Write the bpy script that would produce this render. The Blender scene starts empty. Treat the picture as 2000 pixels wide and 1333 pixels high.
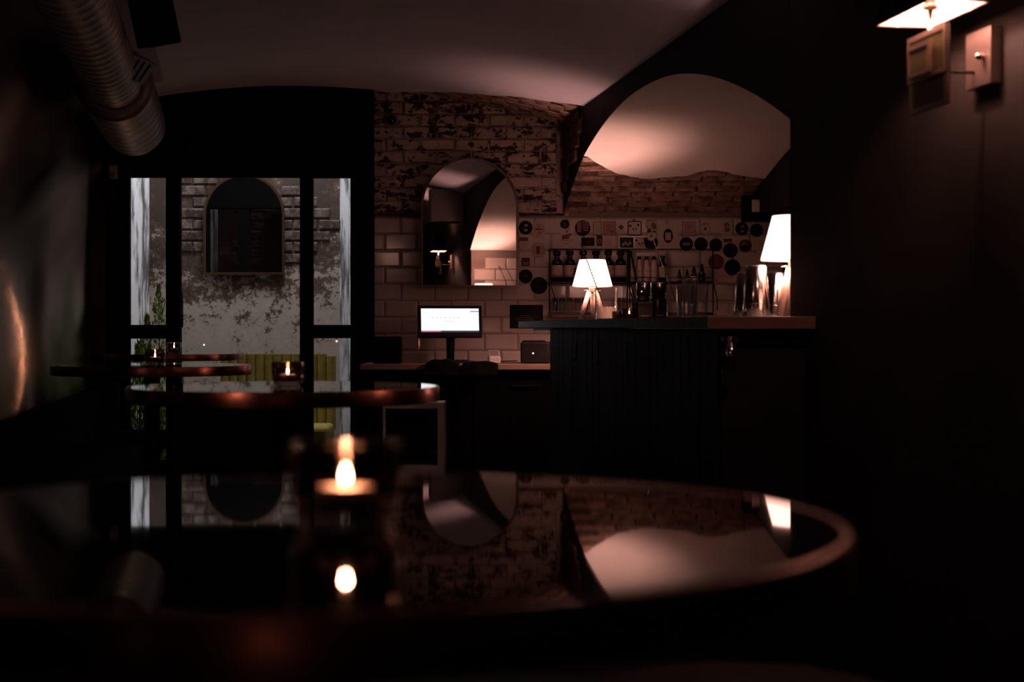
import bpy, math, random
from mathutils import Vector, Matrix, noise as mnoise
random.seed(7)
sc = bpy.context.scene
C = sc.collection
F, HZ, EYE = 3040.0, 641.0, 1.06

# ------------------------------------------------------------------ camera, world, daylight, exposure
cam = bpy.data.cameras.new('camera'); camo = bpy.data.objects.new('camera', cam); C.objects.link(camo)
cam.sensor_width = 36; cam.lens = 36 * F / 2000
cam.shift_y = (HZ - 666.5) / 2000
camo.location = (0, 0, EYE); camo.rotation_euler = (math.pi / 2, 0, 0)
cam.clip_start = .02; cam.clip_end = 60
cam.dof.use_dof = True; cam.dof.focus_distance = 8.6; cam.dof.aperture_fstop = 4.2
sc.camera = camo
w = bpy.data.worlds.new('world'); sc.world = w; w.use_nodes = True
w.node_tree.nodes['Background'].inputs[0].default_value = (.5, .42, .45, 1)
w.node_tree.nodes['Background'].inputs[1].default_value = .0012
sc.view_settings.view_transform = 'Standard'; sc.view_settings.look = 'None'
sc.view_settings.exposure = 0; sc.view_settings.gamma = 1; sc.view_settings.use_curve_mapping = False
sc.cycles.sample_clamp_indirect = 12
sc.cycles.caustics_refractive = False; sc.cycles.caustics_reflective = False
WARM = (1, .47, .375)
# daylight falling into the small light well behind the glazed partition (open top)
al = bpy.data.lights.new('daylight', 'AREA'); al.shape = 'RECTANGLE'; al.size = .9; al.size_y = .5
al.energy = 46.0; al.color = (.90, .93, 1)
alo = bpy.data.objects.new('daylight', al); C.objects.link(alo)
alo.location = (-1.55, 9.95, EYE + 2.3); alo.rotation_euler = (0, math.radians(14), 0)

# ------------------------------------------------------------------ helpers
def P(px, py, D):
    return Vector(((px - 1000) / F * D, D, EYE + (HZ - py) / F * D))
def PX(px, D): return (px - 1000) / F * D
def PZ(py, D): return EYE + (HZ - py) / F * D
def S(n, D): return n / F * D

class MB:
    def __init__(s): s.v = []; s.f = []; s.sm = []
    def add(s, vs, fs, smooth=False, M=None):
        o = len(s.v)
        for v in vs:
            v = Vector(v)
            s.v.append(tuple(M @ v) if M else tuple(v))
        for f in fs: s.f.append([i + o for i in f]); s.sm.append(smooth)
        return s
    def box(s, c, d, M=None, rz=0):
        x, y, z = d[0] / 2, d[1] / 2, d[2] / 2
        vs = [(-x,-y,-z),(x,-y,-z),(x,y,-z),(-x,y,-z),(-x,-y,z),(x,-y,z),(x,y,z),(-x,y,z)]
        T = Matrix.Translation(c) @ Matrix.Rotation(rz, 4, 'Z')
        vs = [T @ Vector(v) for v in vs]
        return s.add(vs, [(0,3,2,1),(4,5,6,7),(0,1,5,4),(1,2,6,5),(2,3,7,6),(3,0,4,7)], False, M)
    def lathe(s, prof, n=24, c=(0,0,0), smooth=True, M=None, flute=0, nf=0):
        vs = []; fs = []; m = len(prof)
        for i in range(n):
            a = 2 * math.pi * i / n
            k = 1 + (flute * math.cos(nf * a) if flute else 0)
            for r, z in prof: vs.append((c[0] + r * k * math.cos(a), c[1] + r * k * math.sin(a), c[2] + z))
        for i in range(n):
            j = (i + 1) % n
            for k in range(m - 1):
                if prof[k][0] < 1e-6 and prof[k+1][0] < 1e-6: continue
                fs.append((i*m+k, j*m+k, j*m+k+1, i*m+k+1))
        return s.add(vs, fs, smooth, M)
    def tube(s, pts, r, n=8, smooth=True, closed=False):
        pts = [Vector(p) for p in pts]; m = len(pts); vs = []; fs = []
        rr = r if isinstance(r, (list, tuple)) else [r] * m
        up = None
        for i, p in enumerate(pts):
            if closed: t = (pts[(i+1) % m] - pts[i-1]).normalized()
            else: t = (pts[min(i+1, m-1)] - pts[max(i-1, 0)]).normalized()
            if up is None: up = Vector((0,0,1)) if abs(t.z) < .9 else Vector((1,0,0))
            a = t.cross(up)
            if a.length < 1e-6: a = t.cross(Vector((0,1,0)))
            a.normalize(); b = a.cross(t); up = b
            for k in range(n):
                q = 2 * math.pi * k / n
                vs.append(p + (a * math.cos(q) + b * math.sin(q)) * rr[i])
        for i in range(m if closed else m - 1):
            j = (i + 1) % m
            for k in range(n):
                l = (k + 1) % n
                fs.append((i*n+k, i*n+l, j*n+l, j*n+k))
        if not closed:
            fs.append(tuple(range(n))[::-1]); fs.append(tuple((m-1)*n + k for k in range(n)))
        return s.add(vs, fs, smooth)
    def prism(s, poly, z0, z1, M=None):
        n = len(poly)
        vs = [(x, y, z0) for x, y in poly] + [(x, y, z1) for x, y in poly]
        fs = [tuple(range(n))[::-1], tuple(range(n, 2*n))]
        fs += [(i, (i+1) % n, n + (i+1) % n, n + i) for i in range(n)]
        return s.add(vs, fs, False, M)
    def frustum_box(s, a, b, h, inset, M=None):     # bevelled slab: base a x b, raised face inset; local x,z plane, front -y
        x, z = a / 2, b / 2; xi, zi = x - inset, z - inset
        vs = [(-x,0,-z),(x,0,-z),(x,0,z),(-x,0,z),(-xi,-h,-zi),(xi,-h,-zi),(xi,-h,zi),(-xi,-h,zi)]
        return s.add(vs, [(4,5,6,7),(0,1,5,4),(1,2,6,5),(2,3,7,6),(3,0,4,7),(3,2,1,0)], False, M)
    def mesh(s, name):
        me = bpy.data.meshes.new(name); me.from_pydata(s.v, [], s.f)
        me.polygons.foreach_set('use_smooth', s.sm); me.update()
        return me

def obj(name, mb, m, parent=None, loc=None, rz=0):
    me = mb.mesh(name) if isinstance(mb, MB) else mb
    o = bpy.data.objects.new(name, me); C.objects.link(o)
    if m is not None and not me.materials: me.materials.append(m)
    if parent: o.parent = parent
    if loc is not None: o.location = loc
    if rz: o.rotation_euler = (0, 0, rz)
    return o
def bevel(o, wd=.003, seg=2):
    b = o.modifiers.new('bevel', 'BEVEL'); b.width = wd; b.segments = seg; b.limit_method = 'ANGLE'
    return o
def tag(o, label, cat, group=None):
    o['label'] = label; o['category'] = cat
    if group: o['group'] = group
    return o
def thing(name, label, cat, loc=(0,0,0), rz=0, group=None):
    o = bpy.data.objects.new(name, None); C.objects.link(o); o.empty_display_size = .05
    o.location = loc; o.rotation_euler = (0, 0, rz)
    return tag(o, label, cat, group)
def struct(name, mb, m, label=None):
    o = obj(name, mb, m); o['kind'] = 'structure'
    if label: o['label'] = label
    return o
def dup(root, loc, rz=None, label=None, group=None, scale=None):
    def cp(o, par):
        c = o.copy(); C.objects.link(c)
        if par: c.parent = par
        for ch in list(o.children): cp(ch, c)
        return c
    r = cp(root, None); r.location = loc
    if rz is not None: r.rotation_euler = (0, 0, rz)
    if scale: r.scale = (scale,) * 3
    if label: r['label'] = label
    if group: r['group'] = group
    return r
def point(name, loc, power, color=WARM, r=.02, parent=None):
    l = bpy.data.lights.new(name, 'POINT'); l.energy = power; l.color = color; l.shadow_soft_size = r
    o = bpy.data.objects.new(name, l); C.objects.link(o); o.location = loc
    if parent: o.parent = parent
    return o

# ------------------------------------------------------------------ materials
class N:
    def __init__(s, name):
        s.m = bpy.data.materials.new(name); s.m.use_nodes = True; s.t = s.m.node_tree; s.n = s.t.nodes
        s.b = s.n['Principled BSDF']; s.out = s.n['Material Output']
    def new(s, t, **kw):
        n = s.n.new(t)
        for k, v in kw.items(): setattr(n, k, v)
        return n
    def link(s, a, b): s.t.links.new(a, b)
    def noise(s, scale, detail=4, rough=.6, vec=None, stretch=None):
        n = s.new('ShaderNodeTexNoise'); n.inputs['Scale'].default_value = scale
        n.inputs['Detail'].default_value = detail; n.inputs['Roughness'].default_value = rough
        g = s.new('ShaderNodeNewGeometry'); src = g.outputs['Position']
        if stretch:
            mp = s.new('ShaderNodeMapping'); mp.inputs['Scale'].default_value = stretch; s.link(src, mp.inputs[0]); src = mp.outputs[0]
        s.link(src, n.inputs['Vector']); return n.outputs['Fac']
    def ramp(s, fac, stops):
        r = s.new('ShaderNodeValToRGB'); e = r.color_ramp.elements
        while len(e) < len(stops): e.new(.5)
        for i, (p, c) in enumerate(stops): e[i].position = p; e[i].color = (*c, 1) if len(c) == 3 else c
        s.link(fac, r.inputs[0]); return r.outputs[0]
    def bump(s, h, strength=.3, dist=.004):
        b = s.new('ShaderNodeBump'); b.inputs['Strength'].default_value = strength; b.inputs['Distance'].default_value = dist
        s.link(h, b.inputs['Height']); s.link(b.outputs[0], s.b.inputs['Normal'])
def mat(name, col, rough=.6, metal=0, spec=.5, emit=None, es=0):
    n = N(name); n.b.inputs['Base Color'].default_value = (*col, 1); n.b.inputs['Roughness'].default_value = rough
    n.b.inputs['Metallic'].default_value = metal; n.b.inputs['Specular IOR Level'].default_value = spec
    if emit: n.b.inputs['Emission Color'].default_value = (*emit, 1); n.b.inputs['Emission Strength'].default_value = es
    return n.m
def noisy(name, c1, c2, scale, rough=.7, lo=.4, hi=.6, bump=0, stretch=None, detail=5, spec=.4, metal=0, bdist=.004):
    n = N(name); f = n.noise(scale, detail, .65, stretch=stretch)
    n.link(n.ramp(f, [(lo, c1), (hi, c2)]), n.b.inputs['Base Color'])
    n.b.inputs['Roughness'].default_value = rough; n.b.inputs['Specular IOR Level'].default_value = spec; n.b.inputs['Metallic'].default_value = metal
    if bump: n.bump(f, bump, bdist)
    return n.m
def glassy(name, tint, gloss=1.0, rough=.02, ior=1.5):
    n = N(name); n.n.remove(n.b)
    t = n.new('ShaderNodeBsdfTransparent'); t.inputs[0].default_value = (*tint, 1)
    g = n.new('ShaderNodeBsdfGlossy'); g.inputs['Roughness'].default_value = rough; g.inputs[0].default_value = (gloss, gloss, gloss, 1)
    lw = n.new('ShaderNodeLayerWeight'); lw.inputs[0].default_value = .5; pw = n.new('ShaderNodeMath', operation='POWER'); n.link(lw.outputs['Facing'], pw.inputs[0]); pw.inputs[1].default_value = 2.6; fr = n.new('ShaderNodeMath', operation='MULTIPLY_ADD'); n.link(pw.outputs[0], fr.inputs[0]); fr.inputs[1].default_value = .8; fr.inputs[2].default_value = .06
    mx = n.new('ShaderNodeMixShader'); n.link(fr.outputs[0], mx.inputs[0]); n.link(t.outputs[0], mx.inputs[1]); n.link(g.outputs[0], mx.inputs[2])
    n.link(mx.outputs[0], n.out.inputs[0]); return n.m

M = {}
M['plaster'] = noisy('ceiling_plaster', (.49,.49,.58), (.56,.56,.65), 3, .9, .3, .7, .12, detail=6)  # lilac cast in the base colour stands in for bluish ambient light
M['vault'] = noisy('vault_plaster', (.78,.74,.72), (.85,.81,.78), 4, .9, .3, .7, .1, detail=6)
M['black_wall'] = noisy('black_paint', (.006,.0055,.006), (.010,.009,.0095), 8, .75, .3, .7, .2, spec=.2)
M['black'] = mat('black_satin', (.007,.0065,.007), .5, spec=.3)
M['black_matte'] = mat('black_matte', (.003,.003,.003), .9, spec=.05)
M['floor'] = noisy('dark_floor', (.012,.009,.008), (.02,.015,.013), 6, .55, spec=.3)
# peeling paint over old brick
n = N('peeling_paint_brick')
f = n.noise(13, 7, .62, stretch=(1, 1, 1.7)); f2 = n.noise(60, 3, .6)
add = n.new('ShaderNodeMath', operation='MULTIPLY_ADD'); n.link(f2, add.inputs[0]); add.inputs[1].default_value = .25; n.link(f, add.inputs[2])
n.link(n.ramp(add.outputs[0], [(.55, (.030,.015,.013)), (.585, (.07,.033,.027)), (.602, (.46,.37,.33)), (.8, (.56,.45,.40))]), n.b.inputs['Base Color'])
n.b.inputs['Roughness'].default_value = .85; n.bump(add.outputs[0], .5, .006); M['brick'] = n.m
M['mortar'] = noisy('painted_mortar', (.10,.06,.05), (.50,.40,.36), 16, .95, .38, .5, .3)
M['old_brick'] = noisy('bare_old_brick', (.13,.07,.055), (.42,.29,.24), 14, .95, .38, .68, .6, detail=8, bdist=.01)
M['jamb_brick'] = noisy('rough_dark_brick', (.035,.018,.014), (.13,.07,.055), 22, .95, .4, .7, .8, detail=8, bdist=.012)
M['dark_mortar'] = noisy('dark_mortar', (.03,.018,.015), (.10,.065,.055), 30, .95)
M['tile'] = noisy('glazed_tile', (.60,.53,.50), (.66,.59,.55), 2, .09, .3, .7, detail=2, spec=.6)
M['grout'] = mat('grout', (.25,.19,.17), .95)
# lacquered left wall with a horizontally brushed finish: small lights smear into upright streaks
n = N('brushed_bronze_wall'); f = n.noise(7, 6, .7, stretch=(1, 1, .12))
n.link(n.ramp(f, [(.3, (.045,.027,.021)), (.7, (.10,.062,.049))]), n.b.inputs['Base Color'])
n.b.inputs['Metallic'].default_value = .6; n.b.inputs['Roughness'].default_value = .055
fz = n.noise(5200, 2, .5, stretch=(.05, .05, 1))          # fine horizontal grooves tilt the normal up and down
mz = n.new('ShaderNodeMath', operation='MULTIPLY_ADD'); n.link(fz, mz.inputs[0]); mz.inputs[1].default_value = 2.4; mz.inputs[2].default_value = -1.2
cx = n.new('ShaderNodeCombineXYZ'); n.link(mz.outputs[0], cx.inputs[2])
gg = n.new('ShaderNodeNewGeometry'); va_ = n.new('ShaderNodeVectorMath', operation='ADD'); n.link(gg.outputs['Normal'], va_.inputs[0]); n.link(cx.outputs[0], va_.inputs[1])
vn_ = n.new('ShaderNodeVectorMath', operation='NORMALIZE'); n.link(va_.outputs[0], vn_.inputs[0]); n.link(vn_.outputs[0], n.b.inputs['Normal'])
M['left_wall'] = n.m
M['gloss_black'] = mat('black_glass', (.004,.0035,.0035), .025, spec=.5)
M['copper'] = noisy('brushed_copper', (.42,.17,.11), (.50,.21,.14), 30, .34, .3, .7, metal=1, stretch=(1, 1, 9))
nt = M['copper'].node_tree; _c = nt.nodes.new('ShaderNodeCombineXYZ'); _c.inputs[2].default_value = 1; nt.links.new(_c.outputs[0], nt.nodes['Principled BSDF'].inputs['Tangent']); nt.nodes['Principled BSDF'].inputs['Anisotropic'].default_value = .9
M['dark_metal'] = mat('dark_metal', (.03,.028,.028), .4, .8)
M['bronze'] = mat('bronze', (.20,.12,.085), .3, .9)
M['brass_dark'] = mat('dark_brass_frame', (.23,.13,.07), .35, .9)
M['steel'] = mat('polished_steel', (.75,.72,.70), .13, 1)
M['chrome'] = mat('chrome', (.8,.78,.76), .06, 1)
M['duct'] = noisy('galvanised_duct', (.24,.21,.19), (.32,.28,.26), 9, .48, .3, .7, metal=.8)
M['mirror'] = mat('mirror_silver', (.86,.84,.82), .0, 1)
M['glass'] = glassy('clear_glass', (.90,.89,.88))
M['pane'] = glassy('window_glass', (.96,.96,.96), .6)
M['smoke'] = glassy('smoked_glass', (.58,.47,.42), .9, .03)
M['dark_wood'] = noisy('dark_bar_wood', (.006,.0045,.004), (.013,.010,.009), 5, .65, .35, .65, .2, stretch=(1, 1, 8), detail=8, spec=.15)
M['bar_top'] = noisy('worn_bar_top', (.008,.0075,.008), (.05,.045,.05), 45, .55, .42, .68, .4, detail=6, spec=.2)
M['bar_top_warm_lit'] = noisy('warm_lit_wood', (.10,.045,.036), (.17,.078,.06), 6, .45, .35, .65, .1, stretch=(1, 1, 9), detail=8)  # reddish colour imitates the lamp's warm light on the bar edge
M['worktop'] = noisy('worktop_wood', (.28,.17,.13), (.38,.24,.19), 5, .35, .35, .65, .05, stretch=(.3, 2, 6))
M['beech'] = noisy('pale_beech', (.36,.26,.22), (.45,.33,.28), 8, .5, .35, .65, stretch=(5, 5, 1))
M['label'] = noisy('cream_label', (.42,.33,.28), (.52,.42,.36), 60, .8)
M['white_plastic'] = mat('white_plastic', (.62,.56,.53), .4)
M['grey_plastic'] = mat('grey_plastic', (.20,.18,.175), .5)
M['bottle_dark'] = mat('dark_bottle_glass', (.006,.004,.004), .08, spec=.6)
M['white_bottle'] = mat('white_bottle', (.62,.53,.49), .45)
M['pinkish'] = mat('pink_label', (.45,.12,.14), .6)
M['yellow'] = noisy('mustard_velvet', (.34,.25,.055), (.42,.32,.08), 20, .75, spec=.2)
M['brown_leather'] = mat('brown_leather', (.022,.011,.009), .9, spec=.1)
n = N('pale_glow_sheet'); n.n.remove(n.b); d = n.new('ShaderNodeBsdfDiffuse'); d.inputs[0].default_value = (.8,.68,.58,1); t = n.new('ShaderNodeBsdfTranslucent'); t.inputs[0].default_value = (.9,.78,.66,1); mx = n.new('ShaderNodeMixShader'); mx.inputs[0].default_value = .6; n.link(d.outputs[0], mx.inputs[1]); n.link(t.outputs[0], mx.inputs[2]); n.link(mx.outputs[0], n.out.inputs[0]); M['glow'] = n.m  # translucent, to carry the lamplight glowing in the glass base
M['wax'] = mat('wax', (.85,.70,.58), .5)
M['wick'] = mat('wick', (.02,.015,.01), .9)
n = N('flame'); n.n.remove(n.b)
d = n.new('ShaderNodeBsdfTransparent'); t = n.new('ShaderNodeEmission'); t.inputs[0].default_value = (1,.62,.42,1); t.inputs[1].default_value = 260
mx = n.new('ShaderNodeAddShader'); n.link(d.outputs[0], mx.inputs[0]); n.link(t.outputs[0], mx.inputs[1]); n.link(mx.outputs[0], n.out.inputs[0]); M['flame'] = n.m
M['leaf'] = noisy('thuja_green', (.17,.23,.03), (.36,.46,.07), 30, .7)
M['terracotta'] = mat('grey_pot', (.10,.09,.085), .8)
M['olive'] = mat('olive_glass', (.13,.11,.055), .3)
M['nickel'] = mat('satin_nickel', (.50,.38,.33), .36, .75)
M['backplate'] = mat('brushed_nickel', (.36,.27,.24), .38, .8)
M['led'] = mat('white_led', (1,1,1), .5, emit=(.95,.97,1), es=4)
M['screen'] = mat('lit_screen', (.02,.02,.02), .3, emit=(.96,.95,1.0), es=1.15)
M['scr_grey'] = mat('screen_grey', (.02,.02,.02), .3, emit=(.72,.70,.78), es=1)
M['scr_dark'] = mat('screen_dark', (.02,.02,.02), .3, emit=(.03,.03,.04), es=1)
M['scr_pink'] = mat('screen_pink', (.02,.02,.02), .3, emit=(.62,.12,.26), es=1)
# sticker inks
for k, c in dict(ink=(.006,.0055,.006), ink_brown=(.10,.05,.04), ink_grey=(.20,.15,.14), ink_red=(.19,.045,.05), ink_rose=(.33,.13,.125), paper=(.60,.52,.48),
                 paper_warm=(.56,.43,.36), ink_tan=(.38,.28,.24), ink_violet=(.10,.03,.07), ink_faint=(.36,.29,.27)).items():
    M[k] = mat('sticker_' + k, c, .55, spec=.15)
# lamp shade: cloth with its own emission in place of bulb light passing through
n = N('shade_cloth'); n.n.remove(n.b)
d = n.new('ShaderNodeBsdfDiffuse'); d.inputs[0].default_value = (.82,.78,.72,1)
t = n.new('ShaderNodeEmission'); t.inputs[0].default_value = (1,.47,.375,1); t.inputs[1].default_value = 4.8
mx = n.new('ShaderNodeAddShader')
n.link(d.outputs[0], mx.inputs[0]); n.link(t.outputs[0], mx.inputs[1]); n.link(mx.outputs[0], n.out.inputs[0]); M['shade'] = n.m
n = N('glowing_bulb'); n.n.remove(n.b)
d = n.new('ShaderNodeBsdfTransparent'); t = n.new('ShaderNodeEmission'); t.inputs[0].default_value = (1,.62,.45,1); t.inputs[1].default_value = 1.5
mx = n.new('ShaderNodeAddShader')
n.link(d.outputs[0], mx.inputs[0]); n.link(t.outputs[0], mx.inputs[1]); n.link(mx.outputs[0], n.out.inputs[0]); M['bulb'] = n.m
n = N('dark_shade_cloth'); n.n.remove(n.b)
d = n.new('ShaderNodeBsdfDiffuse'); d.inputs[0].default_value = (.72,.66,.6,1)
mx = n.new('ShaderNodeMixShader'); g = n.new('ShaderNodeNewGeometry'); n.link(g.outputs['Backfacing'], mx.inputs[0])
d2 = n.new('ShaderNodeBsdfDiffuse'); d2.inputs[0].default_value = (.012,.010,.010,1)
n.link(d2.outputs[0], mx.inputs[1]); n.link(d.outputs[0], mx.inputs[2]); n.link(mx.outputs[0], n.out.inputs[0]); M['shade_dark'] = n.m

# ------------------------------------------------------------------ the shell
DB = 9.35                                    # tiled back wall
def wall_r(D):                               # right wall line (x as a function of depth)
    if D >= 8.55: return .394 - .108 * (D - 8.55)
    if D >= 5.09: return .394 + .149 * (8.55 - D)
    return .9095 + .158 * (5.09 - D)
def wall_l(D): return -2.43 + .16 * (9.35 - max(D, 3.0))
def ceil_z(X, D):
    u = X - .149 * (8.55 - D)
    k = .0845 if u > -1.247 else .11
    return EYE + 1.448 - k * (u + 1.247) ** 2
def arch_z(D): return EYE + 1.11 - .0943 * (D - 7.22) ** 2
def jit(x, y, s=1, a=1): return a * mnoise.noise(Vector((x * s, y * s, 3.7)))

def grid(fn, nu, nv, smooth=True):
    mb = MB(); vs = [fn(i / nu, j / nv) for j in range(nv + 1) for i in range(nu + 1)]
    fs = [(j*(nu+1)+i, j*(nu+1)+i+1, (j+1)*(nu+1)+i+1, (j+1)*(nu+1)+i) for j in range(nv) for i in range(nu)]
    return mb.add(vs, fs, smooth)

struct('floor', MB().box((0, 3.5, -.05), (9, 17, .1)), M['floor'])
def ceil_edge(X): # where the plaster stops and the brick arch begins
    if X < -.62: return 9.5
    t = (X + .62) / 1.02
    return 9.36 - .81 * min(1, t) ** .8 + .035 * jit(X, 1, 9)
def fn(a, b):
    u = -2.75 + a * 3.7
    D0 = -4.2; X = u
    Xe = u
    D1 = ceil_edge(Xe)
    D = D0 + (D1 - D0) * b
    X = min(u + .149 * (8.55 - D), wall_r(D) + .02)
    return (X, D, ceil_z(X, D) + .006 * jit(X, D, .9))
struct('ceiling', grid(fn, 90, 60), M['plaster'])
# hidden brickwork of the same vault above the niche
struct('ceiling_arch_mortar', grid(lambda a, b: ((lambda X, D: (X, D, ceil_z(X, D) + .022))(-.75 + a * 1.2, 8.45 + b * .95)), 16, 4), M['dark_mortar'])
wl = struct('wall_left', MB().add([(wall_l(9.6), 9.6, 0), (wall_l(3), 3, 0), (wall_l(3), 3, 2.9), (wall_l(9.6), 9.6, 2.9), (wall_l(-4.2), -4.2, 0), (wall_l(-4.2), -4.2, 2.9)], [(0,1,2,3), (1,4,5,2)]), M['left_wall'])
struct('wall_front', MB().box((0, -4.25, 1.4), (8, .1, 2.9)), M['black_wall'])

# right wall: arch opening towards the bar between depth 5.09 and 8.55, solid nearer the camera
mb = MB(); nD = 60; Ds = [9.35 - (9.35 - 5.09) * i / nD for i in range(nD + 1)]
vs = []
for D in Ds:
    X = wall_r(D); vs += [(X, D, arch_z(D)), (X, D, ceil_z(X, D) + .06)]
mb.add(vs, [(2*i, 2*i+2, 2*i+3, 2*i+1) for i in range(nD)], False)
Ds = [5.09 - (5.09 + 4.2) * i / 12 for i in range(13)]
vs = []
for D in Ds: X = wall_r(D); vs += [(X, D, 0), (X, D, ceil_z(X, D) + .06)]
mb.add(vs, [(2*i, 2*i+2, 2*i+3, 2*i+1) for i in range(12)], False)
wr = struct('wall_right', mb, M['black_wall'])
wr.data.materials.append(noisy('dark_grey_paint', (.020,.016,.015), (.034,.028,.026), 5, .8, .3, .7, .2, spec=.2))
for p_ in list(wr.data.polygons)[-12:]: p_.material_index = 1

# bar vault: white plaster down to a ragged edge, bare bricks below it
edge_px = [(1100,300),(1145,305),(1165,319),(1180,327),(1205,338),(1240,347),(1270,349),(1300,347),(1340,343),(1365,336),(1390,332),(1412,335),(1440,343),(1490,350),(1560,352)]
def solve_D(py):
    lo, hi = 7.4, 9.34
    for _ in range(40):
        D = (lo + hi) / 2
        if arch_z(D) > PZ(py, D): lo = D
        else: hi = D
    return lo
edge = []
for px, py in edge_px:
    D = solve_D(py); edge.append((PX(px, D), D))
def edge_D(X):
    if X <= edge[0][0]: return edge[0][1]
    for (x0, d0), (x1, d1) in zip(edge, edge[1:]):
        if X <= x1: return d0 + (d1 - d0) * (X - x0) / (x1 - x0)
    return edge[-1][1]
def vault_pt(a, b, off=0):
    # start from the wall line and go to the end wall; shear follows the wall
    D0 = 5.09; base = .36 + a * 2.3
    D1 = edge_D(base) + .012 * jit(base, 2, 26)
    D = D0 + (D1 - D0) * b
    x0 = wall_r(D) - .001; X = x0 + a * (2.66 - x0)
    for _ in range(3):
        D1 = edge_D(X) + .012 * jit(X, 2, 26); D = D0 + (D1 - D0) * b; x0 = wall_r(D) - .001; X = x0 + a * (2.66 - x0)
    return (X, D, arch_z(D) + .004 * jit(X, D, 1.3) + off)
va = grid(vault_pt, 110, 44)
# edge thickness of the plaster
vs = []; NN = 110
for i in range(NN + 1):
    p = vault_pt(i / NN, 1); vs += [p, (p[0], p[1] + .004, p[2] + .02)]
va.add(vs, [(2*i, 2*i+2, 2*i+3, 2*i+1) for i in range(NN)], False)
vault = struct('ceiling_bar_vault', va, M['vault'])
mort = struct('ceiling_vault_mortar', grid(lambda a, b: ((lambda D: (wall_r(D) + a * (2.66 - wall_r(D)), D, arch_z(D) + .024))(8.0 + b * 1.42)), 4, 30), M['dark_mortar'])

# --- bricks
def brick_mesh(L, H, T, name='brick', wob=.004, seed=0):
    r = random.Random(seed); mb = MB(); c = .006
    x, y, z = L/2, T, H/2
    def w(): return r.uniform(-wob, wob)
    base = [(-x,0,-z),(x,0,-z),(x,0,z),(-x,0,z)]
    mid = [(-x+w(),-y+c,-z+w()),(x+w(),-y+c,-z+w()),(x+w(),-y+c,z+w()),(-x+w(),-y+c,z+w())]
    top = [(-x+c,-y+w()*.4,-z+c),(x-c,-y+w()*.4,-z+c),(x-c,-y+w()*.4,z-c),(-x+c,-y+w()*.4,z-c)]
    fs = [(8,9,10,11)]
    for k in range(4):
        l = (k+1) % 4; fs += [(k, l, 4+l, 4+k), (4+k, 4+l, 8+l, 8+k)]
    return mb.add(base + mid + top, fs).mesh(name)
def brick_set(L, H, T, m, n=5, wob=.004, s=0):
    out = []
    for i in range(n):
        me = brick_mesh(L, H, T, 'brick', wob, s + i); me.materials.append(m); out.append(me)
    return out
def place(me, Mx, parent, name='brick'):
    o = bpy.data.objects.new(name, me); C.objects.link(o); o.parent = parent; o.matrix_world = Mx; return o
def frame_mx(pos, xdir, nrm):      # local x -> xdir, local -y -> nrm
    y = (-Vector(nrm)).normalized(); x = Vector(xdir); x = (x - y * x.dot(y)).normalized(); z = x.cross(y)
    m = Matrix((x, y, z)).transposed().to_4x4(); m.translation = Vector(pos); return m

# brick part of the back wall (niche)
ZT = EYE + .672                              # top of the tiles
back = struct('wall_back', MB().box(((-.86 + 1.72) / 2, DB + .062, 1.25), (2.58, .1, 2.5)), M['grout'])
bm_ = struct('wall_back_brickwork', MB().box((-.26, DB + .056, ZT + .45), (1.2, .1, .9)), M['mortar'])
PB, LB = .0745, .206
full = brick_set(LB - .012, PB - .012, .016, M['brick'], 6)
half = brick_set(LB / 2 - .012, PB - .012, .016, M['brick'], 3, s=20)
zr = ZT + .018; row = 0
while zr < EYE + 1.47:
    x = -.86 - (row % 2) * LB / 2; 
    while x < .31:
        zc = zr + PB / 2; xc = x + LB / 2
        me = random.choice(full); L = LB
        if x + LB > .315: me = random.choice(half); xc = x + LB / 4; L = LB / 2
        if zc - PB / 2 < ceil_z(xc, DB) and xc + L/2 < .325:
            place(me, Matrix.Translation((xc, DB + .008 - random.uniform(0, .003), zc)), bm_)
        x += L
    zr += PB; row += 1
# ragged torn plaster strip between bricks and tiles
st = MB(); vs = []
for i in range(61):
    x = -.86 + 1.175 * i / 60
    vs += [(x, DB - .006, ZT + .002), (x, DB - .006, ZT + .016 + .008 * jit(x, 3, 30)), (x, DB + .01, ZT + .018 + .008 * jit(x, 3, 30))]
st.add(vs, [(3*i+k, 3*i+3+k, 3*i+4+k, 3*i+1+k) for i in range(60) for k in (0, 1)])
struct('trim_1', st, M['jamb_brick'])
# bricks on the underside of the niche arch
sof = brick_set(.225, .092, .016, M['old_brick'], 6, .008, 40)
ao = bpy.data.objects['ceiling_arch_mortar']
for k in range(13):
    X0 = -.66 + k * .082
    for j in range(5):
        D = DB - .10 - j * .235 + (.11 if k % 2 else 0)
        X = X0 + .03 * (DB - D)
        if D < ceil_edge(X) - .15 or D > DB + .1: continue
        z = ceil_z(X, D); e = .01
        tx = Vector((e, 0, ceil_z(X + e, D) - z)).normalized(); ty = Vector((.1, 1, 0))
        nn = tx.cross(ty).normalized()
        if nn.z > 0: nn = -nn
        place(random.choice(sof), frame_mx(Vector((X, D, z + .027)), ty, nn), ao)
# rough jamb bricks on the right side of the niche
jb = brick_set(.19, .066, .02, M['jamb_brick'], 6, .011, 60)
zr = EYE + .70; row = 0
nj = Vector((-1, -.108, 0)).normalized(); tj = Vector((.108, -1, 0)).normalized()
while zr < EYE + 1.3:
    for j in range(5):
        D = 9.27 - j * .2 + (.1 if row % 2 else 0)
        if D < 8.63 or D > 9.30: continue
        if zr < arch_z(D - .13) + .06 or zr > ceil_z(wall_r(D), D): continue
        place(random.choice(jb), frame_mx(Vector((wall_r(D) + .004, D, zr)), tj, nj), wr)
    zr += .07; row += 1
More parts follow.
